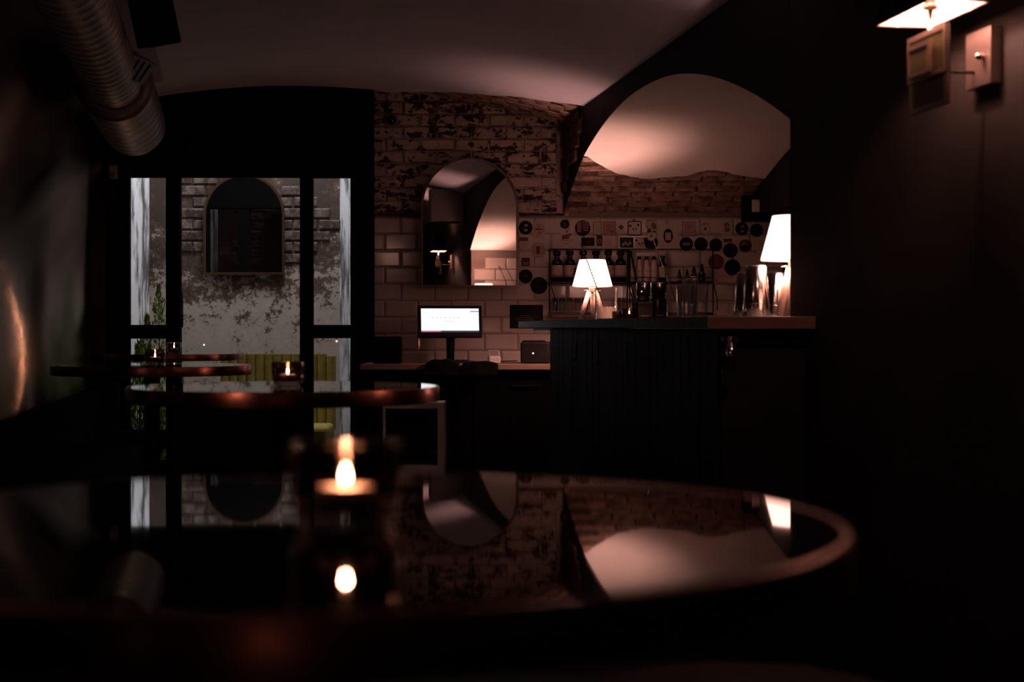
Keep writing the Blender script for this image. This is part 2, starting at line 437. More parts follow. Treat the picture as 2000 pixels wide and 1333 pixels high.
# bare bricks of the bar vault below the plaster edge
vb = brick_set(.232, .058, .02, M['old_brick'], 8, .007, 80)
s = 0; D = 9.33; row = 0
while D > 8.2:
    z = arch_z(D); e = .01; tz = Vector((0, -e, arch_z(D - e) - z)).normalized()
    nn = Vector((1, 0, 0)).cross(tz)
    if nn.z > 0: nn = -nn
    x = wall_r(D) + .0 - (row % 2) * .12
    while x < 1.62:
        xc = x + .1225
        if xc > wall_r(D) + .06 and D > min(edge_D(xc), edge_D(xc - .1), edge_D(xc + .1)) - .05:
            place(random.choice(vb), frame_mx(Vector((xc, D, z + .029 + random.uniform(-.003, .004))), (1, random.uniform(-.01, .01), 0), nn), mort)
        x += .245
    D += tz.y * .073; row += 1

# tiles
TW, TH = .2, .1003
tm = MB().frustum_box(TW - .003, TH - .003, .008, .012).mesh('tile'); tm.materials.append(M['tile'])
th = MB().frustum_box(TW / 2 - .003, TH - .003, .008, .012).mesh('tile'); th.materials.append(M['tile'])
x_off = PX(750.7, DB)
for r in range(10):
    zc = PZ(424.8 + 32.55 * (r + .5), DB)
    x = x_off + (0 if r % 2 else -TW / 2) - TW
    while x < 1.62:
        xc = x + TW / 2
        if xc > -.93: place(tm, Matrix.Translation((xc, DB + .008, zc)), back, 'tile')
        x += TW
# inner front wall of the bar room, seen only in the mirror
fw = struct('wall_bar_front', MB().box(((.92 + 2.7) / 2, 5.06, 1.05), (2.7 - .92, .05, 2.1)), M['grout'])
for r in range(7):
    zc = EYE + .62 - TH * (r + .5) ; x = .94 - (0 if r % 2 else -TW / 2)
    while x < 2.5:
        xc = x + TW / 2; me = tm
        if xc - TW / 2 < .93: x += TW; continue
        place(me, Matrix.Translation((xc, 5.083, zc)) @ Matrix.Rotation(math.pi, 4, 'Z'), fw, 'tile')
        x += TW
struct('wall_bar_end', MB().add([(1.62, 9.4, 0), (2.3, 5.0, 0), (2.3, 5.0, 2.4), (1.62, 9.4, 2.4)], [(0,1,2,3)]), M['black_wall'])
# black boxed-in duct under the vault at the far right
mb = MB(); ds = [9.34, 9.0, 8.7, 8.46, 8.2, 7.6]
vs = []
for D in ds:
    X = 1.385 + .138 * (9.3 - D); vs += [(X, D, EYE + .66), (X, D, arch_z(D) + .03), (X + .9, D, EYE + .66)]
nb = len(ds)
mb.add(vs, [(3*i, 3*i+3, 3*i+4, 3*i+1) for i in range(nb-1)] + [(3*i, 3*i+2, 3*i+5, 3*i+3) for i in range(nb-1)])
struct('trim_2', mb, M['black_wall'])

# ------------------------------------------------------------------ glazed partition (left of the niche)
DP = 9.30
def rect(mb, x0, x1, z0, z1, D=DP, T=.07): mb.box(((x0+x1)/2, D + T/2, (z0+z1)/2), (x1-x0, T, z1-z0))
pX = lambda px: PX(px, DP); pZ = lambda py: PZ(py, DP)
mb = MB()
rect(mb, -2.75, pX(248), 0, 2.75); rect(mb, pX(686), pX(730), 0, 2.75); rect(mb, pX(248), pX(686), pZ(344), 2.75)
rect(mb, pX(248), pX(686), 0, pZ(905))
struct('wall_partition', mb, M['black_matte'])
def window(name, x0, x1, y0, y1, transom=None, fr=3, sill=None):
    mb = MB(); a, b = pX(x0), pX(x1); T = .05
    t = S(fr, DP)
    D = DP + .012
    rect(mb, a - t, a, pZ(y1) - t, pZ(y0) + t, D, T); rect(mb, b, b + t, pZ(y1) - t, pZ(y0) + t, D, T)
    rect(mb, a, b, pZ(y0), pZ(y0) + t, D, T); rect(mb, a, b, pZ(y1) - t, pZ(y1), D, T)
    if transom: rect(mb, a, b, pZ(transom[1]), pZ(transom[0]), D, T)
    o = struct(name, mb, M['black_matte'])
    spans = [(y0, y1)] if not transom else [(y0, transom[0]), (transom[1], y1)]
    for (u, v) in spans:
        p = MB(); rect(p, a, b, pZ(v), pZ(u), DP + .03, .006); obj('pane', p, M['pane'], o)
    return o
window('window_1', 251, 323, 346, 900, (635, 662))
window('window_2', 610.5, 684, 347, 900, (635, 661))
d1 = window('door_1', 351, 585, 346, 790, None, 4)
p = MB(); rect(p, pX(347), pX(589), .1, pZ(794), DP + .012, .05); obj('kick_panel', p, M['black'], d1)
p = MB(); rect(p, pX(456), pX(522), pZ(913), pZ(905), DP - .012, .03); obj('kick_strip', p, M['dark_metal'], d1)
p = MB(); p.tube([P(355, 640, DP - .04), P(355, 560, DP - .04)], .009); p.tube([P(355, 636, DP - .04), P(355, 636, DP + .02)], .006); p.tube([P(355, 564, DP - .04), P(355, 564, DP + .02)], .006)
obj('door_handle', p, M['black'], d1)
p = MB(); rect(p, pX(323.5), pX(350), .1, pZ(342), DP + .006, .06); rect(p, pX(585.5), pX(610), .1, pZ(342), DP + .006, .06); struct('trim_3', p, M['black_matte'])

# light well behind the partition
DA = 10.6
n = N('stained_plaster')
f = n.noise(8, 9, .75); f2 = n.noise(38, 6, .7)
sep = n.new('ShaderNodeSeparateXYZ'); g = n.new('ShaderNodeNewGeometry'); n.link(g.outputs['Position'], sep.inputs[0])
# fallen plaster is commoner high up, a band of small flakes lower down
mr = n.new('ShaderNodeMapRange'); n.link(sep.outputs['Z'], mr.inputs[0]); mr.inputs[1].default_value = EYE - .1; mr.inputs[2].default_value = EYE + .75; mr.inputs[3].default_value = -.15; mr.inputs[4].default_value = .13
a1 = n.new('ShaderNodeMath', operation='ADD'); n.link(f, a1.inputs[0]); n.link(mr.outputs[0], a1.inputs[1])
a2 = n.new('ShaderNodeMath', operation='MULTIPLY_ADD'); n.link(f2, a2.inputs[0]); a2.inputs[1].default_value = .5; n.link(a1.outputs[0], a2.inputs[2])
n.link(n.ramp(a2.outputs[0], [(.50, (.50,.41,.345)), (.69, (.44,.355,.295)), (.735, (.15,.085,.06)), (.86, (.06,.038,.028))]), n.b.inputs['Base Color'])
n.b.inputs['Roughness'].default_value = .9; n.bump(a2.outputs[0], .35, .008); M['stain'] = n.m
M['pale_stain'] = noisy('peeling_whitewash', (.13,.115,.11), (.82,.80,.80), 7, .85, .40, .54, .5, stretch=(1, 1.2, .35), detail=10)
M['soot_brick'] = noisy('sooty_brick', (.05,.03,.022), (.30,.22,.17), 16, .9, .44, .80, .7, detail=10, bdist=.008)
wa = struct('wall_alcove_back', MB().box((-1.75, DA + .05, 1.4), (2.2, .1, 3.6)), M['stain'])
struct('wall_alcove_left', MB().add([(-2.47, DA, 0), (-2.47, 9.37, 0), (-2.47, 9.37, 3.2), (-2.47, DA, 3.2)], [(0,1,2,3)]), M['pale_stain'])
struct('wall_alcove_right', MB().add([(-1.172, DA, 0), (-.99, 10.15, 0), (-.99, 10.15, 3.2), (-1.172, DA, 3.2), (-.9, 9.37, 0), (-.9, 9.37, 3.2)], [(0,3,2,1), (1,2,5,4)]), M['pale_stain'])
sb = brick_set(.158, .062, .012, M['soot_brick'], 6, .006, 120); 
for r in range(12):
    zc = PZ(340 + 22 * (r - 1) + 11, DA)
    for k in range(8):
        xc = PX(352 + 49 * k + (24 if r % 2 else 0) - 24, DA)
        px = 1000 + xc / DA * F; py = HZ - (zc - EYE) / DA * F
        lim = 505 + 22 * math.sin(px * .03) + (30 if 410 < px < 545 else 0) + (0 if px < 560 else 25)
        if px > 600: lim = 470
        if px < 345 or px > 655 or py > lim: continue
        if mnoise.noise(Vector((xc * 5, zc * 6, 1))) < -.28: continue
        place(random.choice(sb), Matrix.Translation((xc, DA + .002 - random.uniform(0, .004), zc)), wa)

# ------------------------------------------------------------------ arched mirrors
def arch_poly(wd, h, n=24):
    r = wd / 2; pts = [(-r, 0), (r, 0), (r, h - r)]
    pts += [(r * math.cos(math.pi * i / n), h - r + r * math.sin(math.pi * i / n)) for i in range(1, n)]
    pts += [(-r, h - r)]
    return pts
def arched_mirror(name, label, wd, h, fr, depth, loc, rz, fmat):
    t = thing(name, label, 'mirror', loc, rz)
    outer = arch_poly(wd, h); inner = [(x * (wd - 2*fr) / wd, fr + z * (h - 2*fr) / h) for x, z in arch_poly(wd, h)]
    n_ = len(outer); mb = MB()
    vs = [(x, -depth, z) for x, z in outer] + [(x, -depth, z) for x, z in inner] + [(x, 0, z) for x, z in outer] + [(x, -depth * .55, z) for x, z in inner]
    fs = []
    for i in range(n_):
        j = (i + 1) % n_
        fs += [(i, j, n_ + j, n_ + i), (i, 2*n_ + i, 2*n_ + j, j), (n_ + i, n_ + j, 3*n_ + j, 3*n_ + i)]
    mb.add(vs, fs); obj('frame', mb, fmat, t)
    g = MB(); vs = [(x, -depth * .6, z) for x, z in inner]; g.add(vs, [tuple(range(n_))]); obj('mirror_glass', g, M['mirror'], t)
    b = MB(); vs = [(x, -.001, z) for x, z in outer]; b.add(vs, [tuple(range(n_))[::-1]]); obj('back_board', b, M['black_matte'], t)
    return t
arched_mirror('arched_mirror', 'arched wall mirror in a thin bronze frame on the painted brick and tile wall', .588, .775, .014, .028,
              (PX(917, 9.29), 9.29, PZ(562, 9.29)), math.radians(8.5), mat('dull_bronze_frame', (.13,.095,.085), .42, .85))
arched_mirror('arched_mirror', 'arched brass-framed mirror on the stained wall beyond the glass partition', S(158, DA), S(196, DA), .016, .02,
              (PX(478, DA), DA - .02, PZ(537, DA)), 0, M['brass_dark'])

# ------------------------------------------------------------------ bar counter
A_, B_ = Vector((.033, 8.3)), Vector((.618, 4.88))
TOP = EYE + .0365
td = (B_ - A_).normalized(); tn = Vector((-td.y, td.x))      # towards the bar room (+x)
if tn.x < 0: tn = -tn
bar = thing('bar_counter', 'long dark bar counter with a plank front under the white vault', 'bar counter', (0,0,0))
inn0, inn1 = Vector((.66, 8.6)), Vector((1.03, 5.75))
top = [(A_.x, A_.y), (B_.x, B_.y), (.953, 4.862), (.905, 5.10), (1.45, 5.10), (1.45, 5.75), (inn1.x, inn1.y), (inn0.x, inn0.y)]
bevel(obj('bar_top', MB().prism(top, EYE - .001, TOP), M['bar_top'], bar), .003)
# front board of the short leg, its red-brown painted in for warm lamplight
fb = MB(); fb.box(((.612 + .957) / 2, 4.862, EYE + .0165), (.345, .014, .039)); bevel(obj('front_board', fb, M['bar_top_warm_lit'], bar), .002)
# body: planks on the long side, planks on the short side
inset = .06
a2, b2 = A_ + tn * inset + td * .62, B_ + tn * inset - td * .07
npl = 26; L = (b2 - a2).length; pw = L / npl
pk = MB().box((0, 0, (EYE - .004) / 2), (pw - .005, .02, EYE - .004)).mesh('plank'); pk.materials.append(M['dark_wood'])
ang = math.atan2(td.y, td.x)
for i in range(npl):
    c = a2 + td * (pw * (i + .5)); o = bpy.data.objects.new('plank', pk); C.objects.link(o); o.parent = bar
    o.location = (c.x, c.y, 0); o.rotation_euler = (0, 0, ang); o.location += Vector((tn.x, tn.y, 0)) * random.uniform(0, .003)
for i in range(4):
    o = bpy.data.objects.new('plank', pk); C.objects.link(o); o.parent = bar; o.location = (b2.x + .05 + i * pw * .9, b2.y + .0, 0)
body = [(a2.x + .02, a2.y), (b2.x + .012, b2.y + .03), (.95, b2.y + .03), (.905, 5.1), (1.0, 5.72), (inn0.x - .05, a2.y)]
obj('carcass', MB().prism(body, .02, EYE - .003), M['black'], bar)
# end panel, facing the room at the far end
e0, e1 = a2, A_ + tn * .5 + td * .62
mb = MB(); mb.prism([(e0.x, e0.y), (e0.x, e0.y + .02), (e1.x, e1.y + .02), (e1.x, e1.y)], 0, EYE - .003); obj('end_panel', mb, M['dark_wood'], bar)
# bracket under the overhanging top
br = A_ + td * .25 + tn * .25; mb = MB(); mb.prism([tuple(A_ + td*.12 + tn*.06), tuple(A_ + td*.66 + tn*.06), tuple(A_ + td*.66 + tn*.45), tuple(A_ + td*.12 + tn*.45)], EYE - .012, EYE - .001)
obj('support_plate', mb, M['black'], bar)
# bag hooks
for q in (.24, .40, .58, .77):
    c = a2 + td * (L * q) - tn * .014; z = EYE - .06
    t2 = -tn
    pts = [(c.x, c.y, z), (c.x + t2.x * .012 + td.x * .03, c.y + t2.y * .012 + td.y * .03, z - .025), (c.x + t2.x * .03 + td.x * .10, c.y + t2.y * .03 + td.y * .10, z - .085), (c.x + t2.x * .038 + td.x * .11, c.y + t2.y * .038 + td.y * .11, z - .08)]
    mb = MB(); mb.tube(pts, .0035); obj('hook', mb, M['black'], bar)
t = thing('steel_tube', 'upright polished steel tube on the bar front below the corner', 'tube', P(1428, 731, 4.83))
h = S(73, 4.83); mb = MB(); mb.lathe([(0, 0), (.014, 0), (.014, h), (0, h)], 20); obj('tube_body', mb, M['chrome'], t)
for q in (.93, .07): obj('bracket', MB().box((0, .025, h * q), (.05, .045, .012)), M['black'], t)

# back worktop
t = thing('worktop', 'wooden worktop running under the screen along the tiled wall', 'worktop', (0,0,0))
bevel(obj('board', MB().box(((-.85 + 1.6) / 2, 9.02, PZ(712, 8.72) - .0155), (2.45, .62, .031)), M['worktop'], t), .003)
WT = PZ(712, 8.72)
t = thing('base_cabinet', 'black base cabinet under the wooden worktop', 'cabinet', (0,0,0))
obj('body', MB().box((.375, 9.04, (WT - .033) / 2), (2.4, .55, WT - .034)), M['black_matte'], t)
for i in range(4):
    d = obj('door', MB().box((-.52 + i * .6, 8.755, (WT - .05) / 2 + .03), (.59, .018, WT - .14)), M['black_matte'], t)
    obj('handle', MB().box((-.52 + i * .6, 8.74, WT - .12), (.16, .012, .012)), M['dark_metal'], d)

# ------------------------------------------------------------------ lamps on the bar
def tripod_lamp(label, loc, rz, scale, power):
    t = thing('table_lamp', label, 'lamp', loc, rz, 'lit tripod lamps on the bar')
    t.scale = (scale,) * 3
    z0, z1, r0, r1 = .195, .348, .114, .073
    mb = MB(); mb.lathe([(r0, z0), (r1, z1)], 48); obj('lamp_shade', mb, M['shade'], t)
    mb = MB()
    mb.tube([(r0 * math.cos(a), r0 * math.sin(a), z0) for a in [2*math.pi*i/48 for i in range(48)]], .0016, 6, closed=True)
    obj('shade_ring', mb, M['bronze'], t)
    for k in range(3):
        mb = MB(); a = 2*math.pi*k/3 + .5; mb.tube([(0, 0, z0 + .012), (r0 * math.cos(a), r0 * math.sin(a), z0 + .002)], .0013, 5); obj('shade_arm', mb, M['bronze'], t)
    mb = MB()
    mb.tube([(r1 * math.cos(a), r1 * math.sin(a), z1) for a in [2*math.pi*i/48 for i in range(48)]], .0016, 6, closed=True)
    obj('shade_ring', mb, M['bronze'], t)
    mb = MB(); mb.lathe([(0, .168), (.02, .168), (.02, .205), (.017, .225), (0, .225)], 18); obj('socket', mb, M['beech'], t)
    mb = MB(); mb.lathe([(0, .225), (.012, .226), (.022, .25), (.02, .268), (.009, .278), (0, .28)], 16); obj('bulb', mb, M['bulb'], t)
    mb = MB(); mb.tube([(-.047, 0, .171), (-.03, 0, .174), (-.012, 0, .166), (.0, 0, .162), (.012, 0, .166), (.03, 0, .172), (.047, 0, .169)], .003, 8)
    mb.tube([(0, -.04, .168), (0, 0, .163), (0, .04, .168)], .003, 8); obj('bracket', mb, M['bronze'], t)
    for k in range(3):
        a = math.radians(205) + 2*math.pi*k/3
        p0 = Vector((.022 * math.cos(a), .022 * math.sin(a), .165)); p1 = Vector((.078 * math.cos(a), .078 * math.sin(a), .0065))
        mb = MB(); mb.tube([p0, p0.lerp(p1, .5), p1], [.0135, .0135, .0125], 10); obj('leg', mb, M['beech'], t)
    point('lamp_light', (0, 0, .230), power, r=.032, parent=t)
    return t
tripod_lamp('lit white tripod lamp on the bar in front of the bottle shelf', (PX(1157, 8.42), 8.42, TOP), math.radians(0), .96, 26)
tripod_lamp('large lit white tripod lamp half hidden by the dark wall, beside steel shakers', (PX(1551, 5.32), 5.32, TOP), math.radians(15), 1.0, 24)

# ------------------------------------------------------------------ tables with candles
def cafe_table(label, x, y, r=.385, h=None):
    TZ = EYE - .145
    t = thing('round_table', label, 'table', (x, y, 0), 0, 'round copper-edged tables in a row')
    mb = MB(); mb.lathe([(0, TZ - .012), (r - .006, TZ - .012), (r - .006, TZ - .0006), (r - .0075, TZ), (0, TZ)], 128, smooth=False); obj('table_top', mb, M['gloss_black'], t)
    mb = MB(); mb.lathe([(r - .006, TZ - .036), (r - .0015, TZ - .037), (r, TZ - .0355), (r, TZ - .0015), (r - .0015, TZ), (r - .006, TZ - .0003)], 128); obj('edge_band', mb, M['copper'], t)
    mb = MB(); mb.lathe([(0, TZ - .034), (r - .007, TZ - .034), (r - .007, TZ - .012)], 64); obj('underside', mb, M['black'], t)
    mb = MB(); mb.lathe([(0, .03), (.03, .03), (.03, TZ - .036), (.1, TZ - .035), (.1, TZ - .034)], 24); obj('column', mb, M['black'], t)
    mb = MB(); mb.lathe([(0, 0), (.18, 0), (.18, .012), (.05, .03), (0, .03)], 40); obj('foot', mb, M['black'], t)
    return t
TZ = EYE - .145
def candle(label_h, label_c, x, y, z, s=1.0, lit=True, power=.35):
    t = thing('candle_holder', label_h, 'candle holder', (x, y, z), random.random(), 'dark glass candle holders'); t.scale = (s,) * 3
    mb = MB(); mb.lathe([(0, .0006), (.030, .0006), (.036, .006), (.041, .03), (.0415, .060), (.0405, .062), (.0385, .060), (.038, .03), (.033, .011), (0, .011)], 40); obj('glass_cup', mb, M['smoke'], t)
    if lit:
        c = thing('tea_light', label_c, 'candle', (x, y, z + .0115 * s), random.random(), 'lit tea lights'); c.scale = (s,) * 3
        mb = MB(); mb.lathe([(0, .0), (.0195, .0), (.0205, .017), (.0195, .018), (0, .0165)], 28); obj('wax_body', mb, M['wax'], c)
        mb = MB(); mb.tube([(0,0,.016), (.0005,0,.024)], .0007, 5); obj('wick', mb, M['wick'], c)
        mb = MB(); mb.lathe([(0, .0215), (.0016, .0222), (.0022, .024), (.0018, .0275), (.0008, .031), (0, .0335)], 12); obj('flame', mb, M['flame'], c)
        point('flame_light', (0, 0, .0285), power * s * s, (1, .50, .30), .003, c)
tabs = [('nearest round black glass table, large and out of focus in front', -.138, 1.17),
        ('round black glass table with copper edge behind the blurred front one', -.567, 3.88),
        ('third round table from the camera, beside the left wall', -1.41, 6.10),
        ('farthest round table, close to the glass partition', -1.92, 8.85)]
for a in tabs: cafe_table(*a)
candle('smoked glass candle holder on the nearest table, out of focus', 'lit tea light in the big blurred holder on the nearest table', PX(675, 1.137), 1.137, TZ)
candle('smoked glass candle holder on the second table, before the yellow bench', 'lit tea light in the holder on the second table', PX(562, 3.9), 3.9, TZ, .98)
candle('smoked glass candle holder on the third table', 'lit tea light on the third table, lower of the pair by the window', PX(303, 6.15), 6.15, TZ)
candle('smoked glass candle holder on the farthest table', 'lit tea light on the farthest table by the window', PX(340, 8.9), 8.9, TZ, 1.0, True, 1.6)
candle('small dark candle holder standing on the bar beside the ribbed glass', 'lit tea light on the bar among the glasses', PX(1229, 6.6), 6.6, TOP, .78, True, .2)
candle('small unlit black candle holder on the bar next to the lit one', '', PX(1206, 6.75), 6.75, TOP, .58, False)

# ------------------------------------------------------------------ wall sconces
def sconce(label, x, y, z, rz, power, cloth='shade_dark'):
    # local frame: +y runs along the wall away from the camera, +x into the wall; z = bottom rim of the shade
    t = thing('wall_sconce', label, 'wall lamp', (x, y, z), rz, 'metal wall sconces with box shades')
    a, b, a1, b1, h = .072, .158, .050, .115, .16
    mb = MB()
    lo = [(-a,-b),(a,-b),(a,b),(-a,b)]; hi = [(-a1,-b1),(a1,-b1),(a1,b1),(-a1,b1)]
    vs = [(*p, 0) for p in lo] + [(*p, h) for p in hi]
    mb.add(vs, [(0,1,5,4),(1,2,6,5),(2,3,7,6),(3,0,4,7)]); obj('lamp_shade', mb, M[cloth], t)
    for (p, q) in zip(lo, lo[1:] + lo[:1]):
        mb = MB(); mb.tube([(*p, .001), (*q, .001)], .002, 6); obj('shade_wire', mb, M['bronze'], t)
    for sy in (-1, 1):
        mb = MB(); mb.tube([(-a, sy * b * .45, .002), (-a1, sy * b * .4, h)], .0012, 5); obj('shade_wire', mb, M['bronze'], t)
    mb = MB(); mb.lathe([(0, .026), (.013, .026), (.013, .036), (0, .036)], 16); obj('socket', mb, M['backplate'], t)
    mb = MB(); mb.lathe([(0, .012), (.016, .013), (.019, .020), (.012, .026), (0, .026)], 18); obj('drip_cup', mb, M['bronze'], t)
    mb = MB(); mb.lathe([(0, .036), (.010, .037), (.016, .052), (.013, .068), (0, .085)], 14); obj('bulb', mb, M['bulb'], t)
    mb = MB(); mb.lathe([(0, -.16), (.0065, -.16), (.0065, .012), (0, .012)], 12); obj('stem', mb, M['chrome'], t)
    def sq(yc, zc, wy, wz, xo, th, name):
        mb = MB()
        o = [(yc-wy/2, zc-wz/2), (yc+wy/2, zc-wz/2), (yc+wy/2, zc+wz/2), (yc-wy/2, zc+wz/2)]
        i = [(yc-wy/2+th, zc-wz/2+th), (yc+wy/2-th, zc-wz/2+th), (yc+wy/2-th, zc+wz/2-th), (yc-wy/2+th, zc+wz/2-th)]
        d = .012; vs = []
        for xx in (xo, xo + d): vs += [(xx, *p) for p in o] + [(xx, *p) for p in i]
        fs = []
        for k in range(4):
            l = (k+1) % 4
            fs += [(k, 4+k, 4+l, l), (8+k, 8+l, 12+l, 12+k), (k, l, 8+l, 8+k), (4+k, 12+k, 12+l, 4+l)]
        mb.add(vs, fs); fo = obj(name, mb, M['nickel'], t)
        g = MB(); g.box((xo + d/2, yc, zc), (.004, wy - 2*th, wz - 2*th)); obj('glass_panel', g, M['olive'], fo)
    sq(.0, -.095, .215, .112, -.012, .012, 'square_frame')
    sq(.03, -.16, .205, .118, .004, .012, 'square_frame')
    sq(.015, -.105, .12, .075, -.026, .010, 'square_frame')
    obj('back_plate', bevel(MB_obj := obj('back_plate_', MB().box((.133, 0, -.10), (.028, .13, .135)), M['backplate'], t), .002).data, None, t) if False else bevel(obj('back_plate', MB().box((.133, 0, -.10), (.028, .13, .135)), M['backplate'], t), .002)
    mb = MB(); mb.tube([(.0, .02, -.13), (.13, .02, -.13)], .004, 10); obj('arm', mb, M['black'], t)
    mb = MB(); mb.lathe([(0, 0), (.009, .003), (.010, .010), (.006, .018), (0, .02)], 12, M=Matrix.Translation((.118, -.03, -.10)) @ Matrix.Rotation(-math.pi/2, 4, 'Y')); obj('knob', mb, M['chrome'], t)
    point('lamp_light', (0, 0, .056), power, r=.016, parent=t)
    return t
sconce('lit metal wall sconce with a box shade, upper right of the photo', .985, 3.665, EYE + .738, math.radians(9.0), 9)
sconce('lit wall sconce on the brushed left wall, outside the picture', wall_l(2.3) + .15, 2.3, EYE + .70, math.radians(180 + 9), 3, 'shade')
t = thing('sideboard', 'low black sideboard behind the camera', 'sideboard', (.1, -3.3, 0))
bevel(obj('body', MB().box((0, 0, .40), (1.2, .4, .72)), M['black'], t), .004)
for x in (-.55, .55):
    for y in (-.15, .15): obj('leg', MB().box((x, y, .02), (.04, .04, .04)), M['black'], t)
for x in (-.3, .3): obj('door', MB().box((x, .205, .40), (.58, .012, .68)), M['black_matte'], t)
tripod_lamp('lit white tripod lamp on the sideboard behind the camera', (-.44, -3.25, .7605), 0, 1.0, 3)

# ------------------------------------------------------------------ stickers and cards on the tiles
_tx = {}
def text_mesh(txt, size):
    k = (txt, size)
    if k not in _tx:
        cu = bpy.data.curves.new('text', 'FONT'); cu.body = txt; cu.size = size; cu.align_x = 'CENTER'; cu.align_y = 'CENTER'; cu.resolution_u = 2
        o = bpy.data.objects.new('text', cu); C.objects.link(o)
        bpy.context.view_layer.update()
        me = bpy.data.meshes.new_from_object(o.evaluated_get(bpy.context.evaluated_depsgraph_get()))
        bpy.data.objects.remove(o); _tx[k] = me
    return _tx[k]
U = DB / F
def outline(sh, a):
    if sh == 'c': return [(a[0] * math.cos(q), a[0] * math.sin(q)) for q in [2*math.pi*i/36 for i in range(36)]]
    if sh == 'e':
        r = math.radians(a[2] if len(a) > 2 else 0); out = []
        for i in range(16):
            q = 2*math.pi*i/16; x, y = a[0] * math.cos(q), a[1] * math.sin(q); out.append((x*math.cos(r)-y*math.sin(r), x*math.sin(r)+y*math.cos(r)))
        return out
    if sh == 'r':
        r = math.radians(a[2] if len(a) > 2 else 0); out = []
        for x, y in ((-a[0]/2,-a[1]/2),(a[0]/2,-a[1]/2),(a[0]/2,a[1]/2),(-a[0]/2,a[1]/2)): out.append((x*math.cos(r)-y*math.sin(r), x*math.sin(r)+y*math.cos(r)))
        return out
    if sh == 'rr':
        w_, h_, r = a; out = []
        for cx, cy, s0 in ((w_/2-r,h_/2-r,0),(-w_/2+r,h_/2-r,90),(-w_/2+r,-h_/2+r,180),(w_/2-r,-h_/2+r,270)):
            for k in range(5): q = math.radians(s0 + 22.5*k); out.append((cx + r*math.cos(q), cy + r*math.sin(q)))
        return out
def flat(sh, a, dx=0, dy=0, y0=-.0012, y1=0, u=U):
    mb = MB()
    if sh == 'ring':
        n_ = 32; r0, r1 = a; vs = []
        for i in range(n_):
            q = 2*math.pi*i/n_
            for r in (r0, r1): vs.append(((dx + r*math.cos(q))*u, y0, (-dy + r*math.sin(q))*u))
        return mb.add(vs, [(2*i, 2*i+1, 2*((i+1)%n_)+1, 2*((i+1)%n_)) for i in range(n_)])
    pts = outline(sh, a); n_ = len(pts)
    vs = [((x+dx)*u, y0, (y-dy)*u) for x, y in pts] + [((x+dx)*u, y1, (y-dy)*u) for x, y in pts]
    return mb.add(vs, [tuple(range(n_)), tuple(range(n_, 2*n_))[::-1]] + [(i, n_+i, n_+(i+1)%n_, (i+1)%n_) for i in range(n_)])
def sticker(label, cx, cy, sh, a, m, prints=(), name='sticker', dy=0, cat='sticker', group='stickers on the tiled wall'):
    o = obj(name, flat(sh, a), M[m]); o.location = (PX(cx, DB), DB - .0004 - dy, PZ(cy, DB)); tag(o, label, cat, group)
    for i, pr in enumerate(prints):
        sh2, a2, x, y, m2 = pr
        if sh2 == 't':
            me = text_mesh(*a2).copy() ; me.materials.clear(); me.materials.append(M[m2])
            p = bpy.data.objects.new('lettering', me); C.objects.link(p); p.parent = o
            p.location = (x*U, -.0017, -y*U); p.rotation_euler = (math.pi/2, 0, 0)
        else:
            p = obj('print', flat(sh2, a2, x, y, -.0015 - .0001*i, -.0011), M[m2], o)
    return o
def lines(n_, w_, gap, y0, m='ink_faint', th=1.0): return [('r', (w_ * (1 - .25 * ((i * 7) % 3) / 2), th), 0, y0 + i * gap, m) for i in range(n_)]
blob = [('e', (4, 2.2, 15), 1, -4.5, 'ink_tan'), ('r', (10, 1.3, 20), -1, 0, 'ink_brown'), ('e', (3.6, 2.4), 0.5, 5, 'ink_tan')]
sticker('round black sticker with two tan shapes beside the mirror', 1026.5, 445, 'c', (13.6,), 'ink', blob)
sticker('pale sticker with a thin round emblem near the mirror', 1052.5, 449, 'rr', (22, 34, 2), 'paper_warm', [('ring', (8.6, 9.4), 0, -1, 'ink_brown'), ('r', (14, 3.2), 0, -1, 'ink_brown'), ('e', (1.5, 1.3), 0, -6, 'ink'), ('e', (2, 1.1), 1, 5, 'ink'), ('r', (7, 1), 0, 12, 'ink_brown')])
sticker('small dark red sticker strip beside the mirror', 1022.5, 467.5, 'r', (17.5, 7.4), 'ink_red')
sticker('small pale square sticker under the red strip', 1023, 480, 'r', (16, 13), 'paper_warm', lines(3, 9, 3, -3))
sticker('dark square sticker beside the lower right of the mirror', 1026.5, 512, 'r', (16.5, 16.5), 'ink_brown', [('r', (12, 5), 1, 3, 'ink_grey')])
brick_pr = [('r', (27 - abs(i) * 2.2, .8), 0, i * 4.2, 'ink_brown') for i in (-3, -2, -1, 0, 1, 2, 3)] + [('r', (.8, 4.2), x + (3 if i % 2 else 0), i * 4.2 + 2.1, 'ink_brown') for i in (-2, -1, 0, 1) for x in (-10, -4, 3, 9)]
sticker('round sticker printed with a brick pattern and a red centre', 1051, 489, 'c', (15.2,), 'paper_warm', brick_pr + [('r', (7, 15), 0, 0, 'ink_red')])
sticker('round black sticker with a faint letter under the dark square', 1026.5, 540, 'c', (13.8,), 'ink', [('t', ('A', .034), 0, 0, 'ink_brown')])
sticker('plain round black sticker, lowest one right of the mirror', 1052.5, 558, 'c', (16.8,), 'ink')
sticker('small round black sticker with a violet spot', 1103, 438, 'c', (9,), 'ink', [('e', (3.5, 4.5, 20), 0, 1, 'ink_violet')])
sticker('white card with slanted red lettering above the dark bottles', 1107, 466, 'r', (25.5, 33), 'paper', [('r', (19, 4, 12), 0, -6, 'ink_red'), ('r', (15, 4.5, 10), -2, -1, 'ink_red'), ('t', ('HAMLET', .021), 0, 4.5, 'ink_red'), ('r', (10, 1), 0, 10, 'ink_brown'), ('e', (1.6, 2.4), 0, -13, 'ink_brown')])
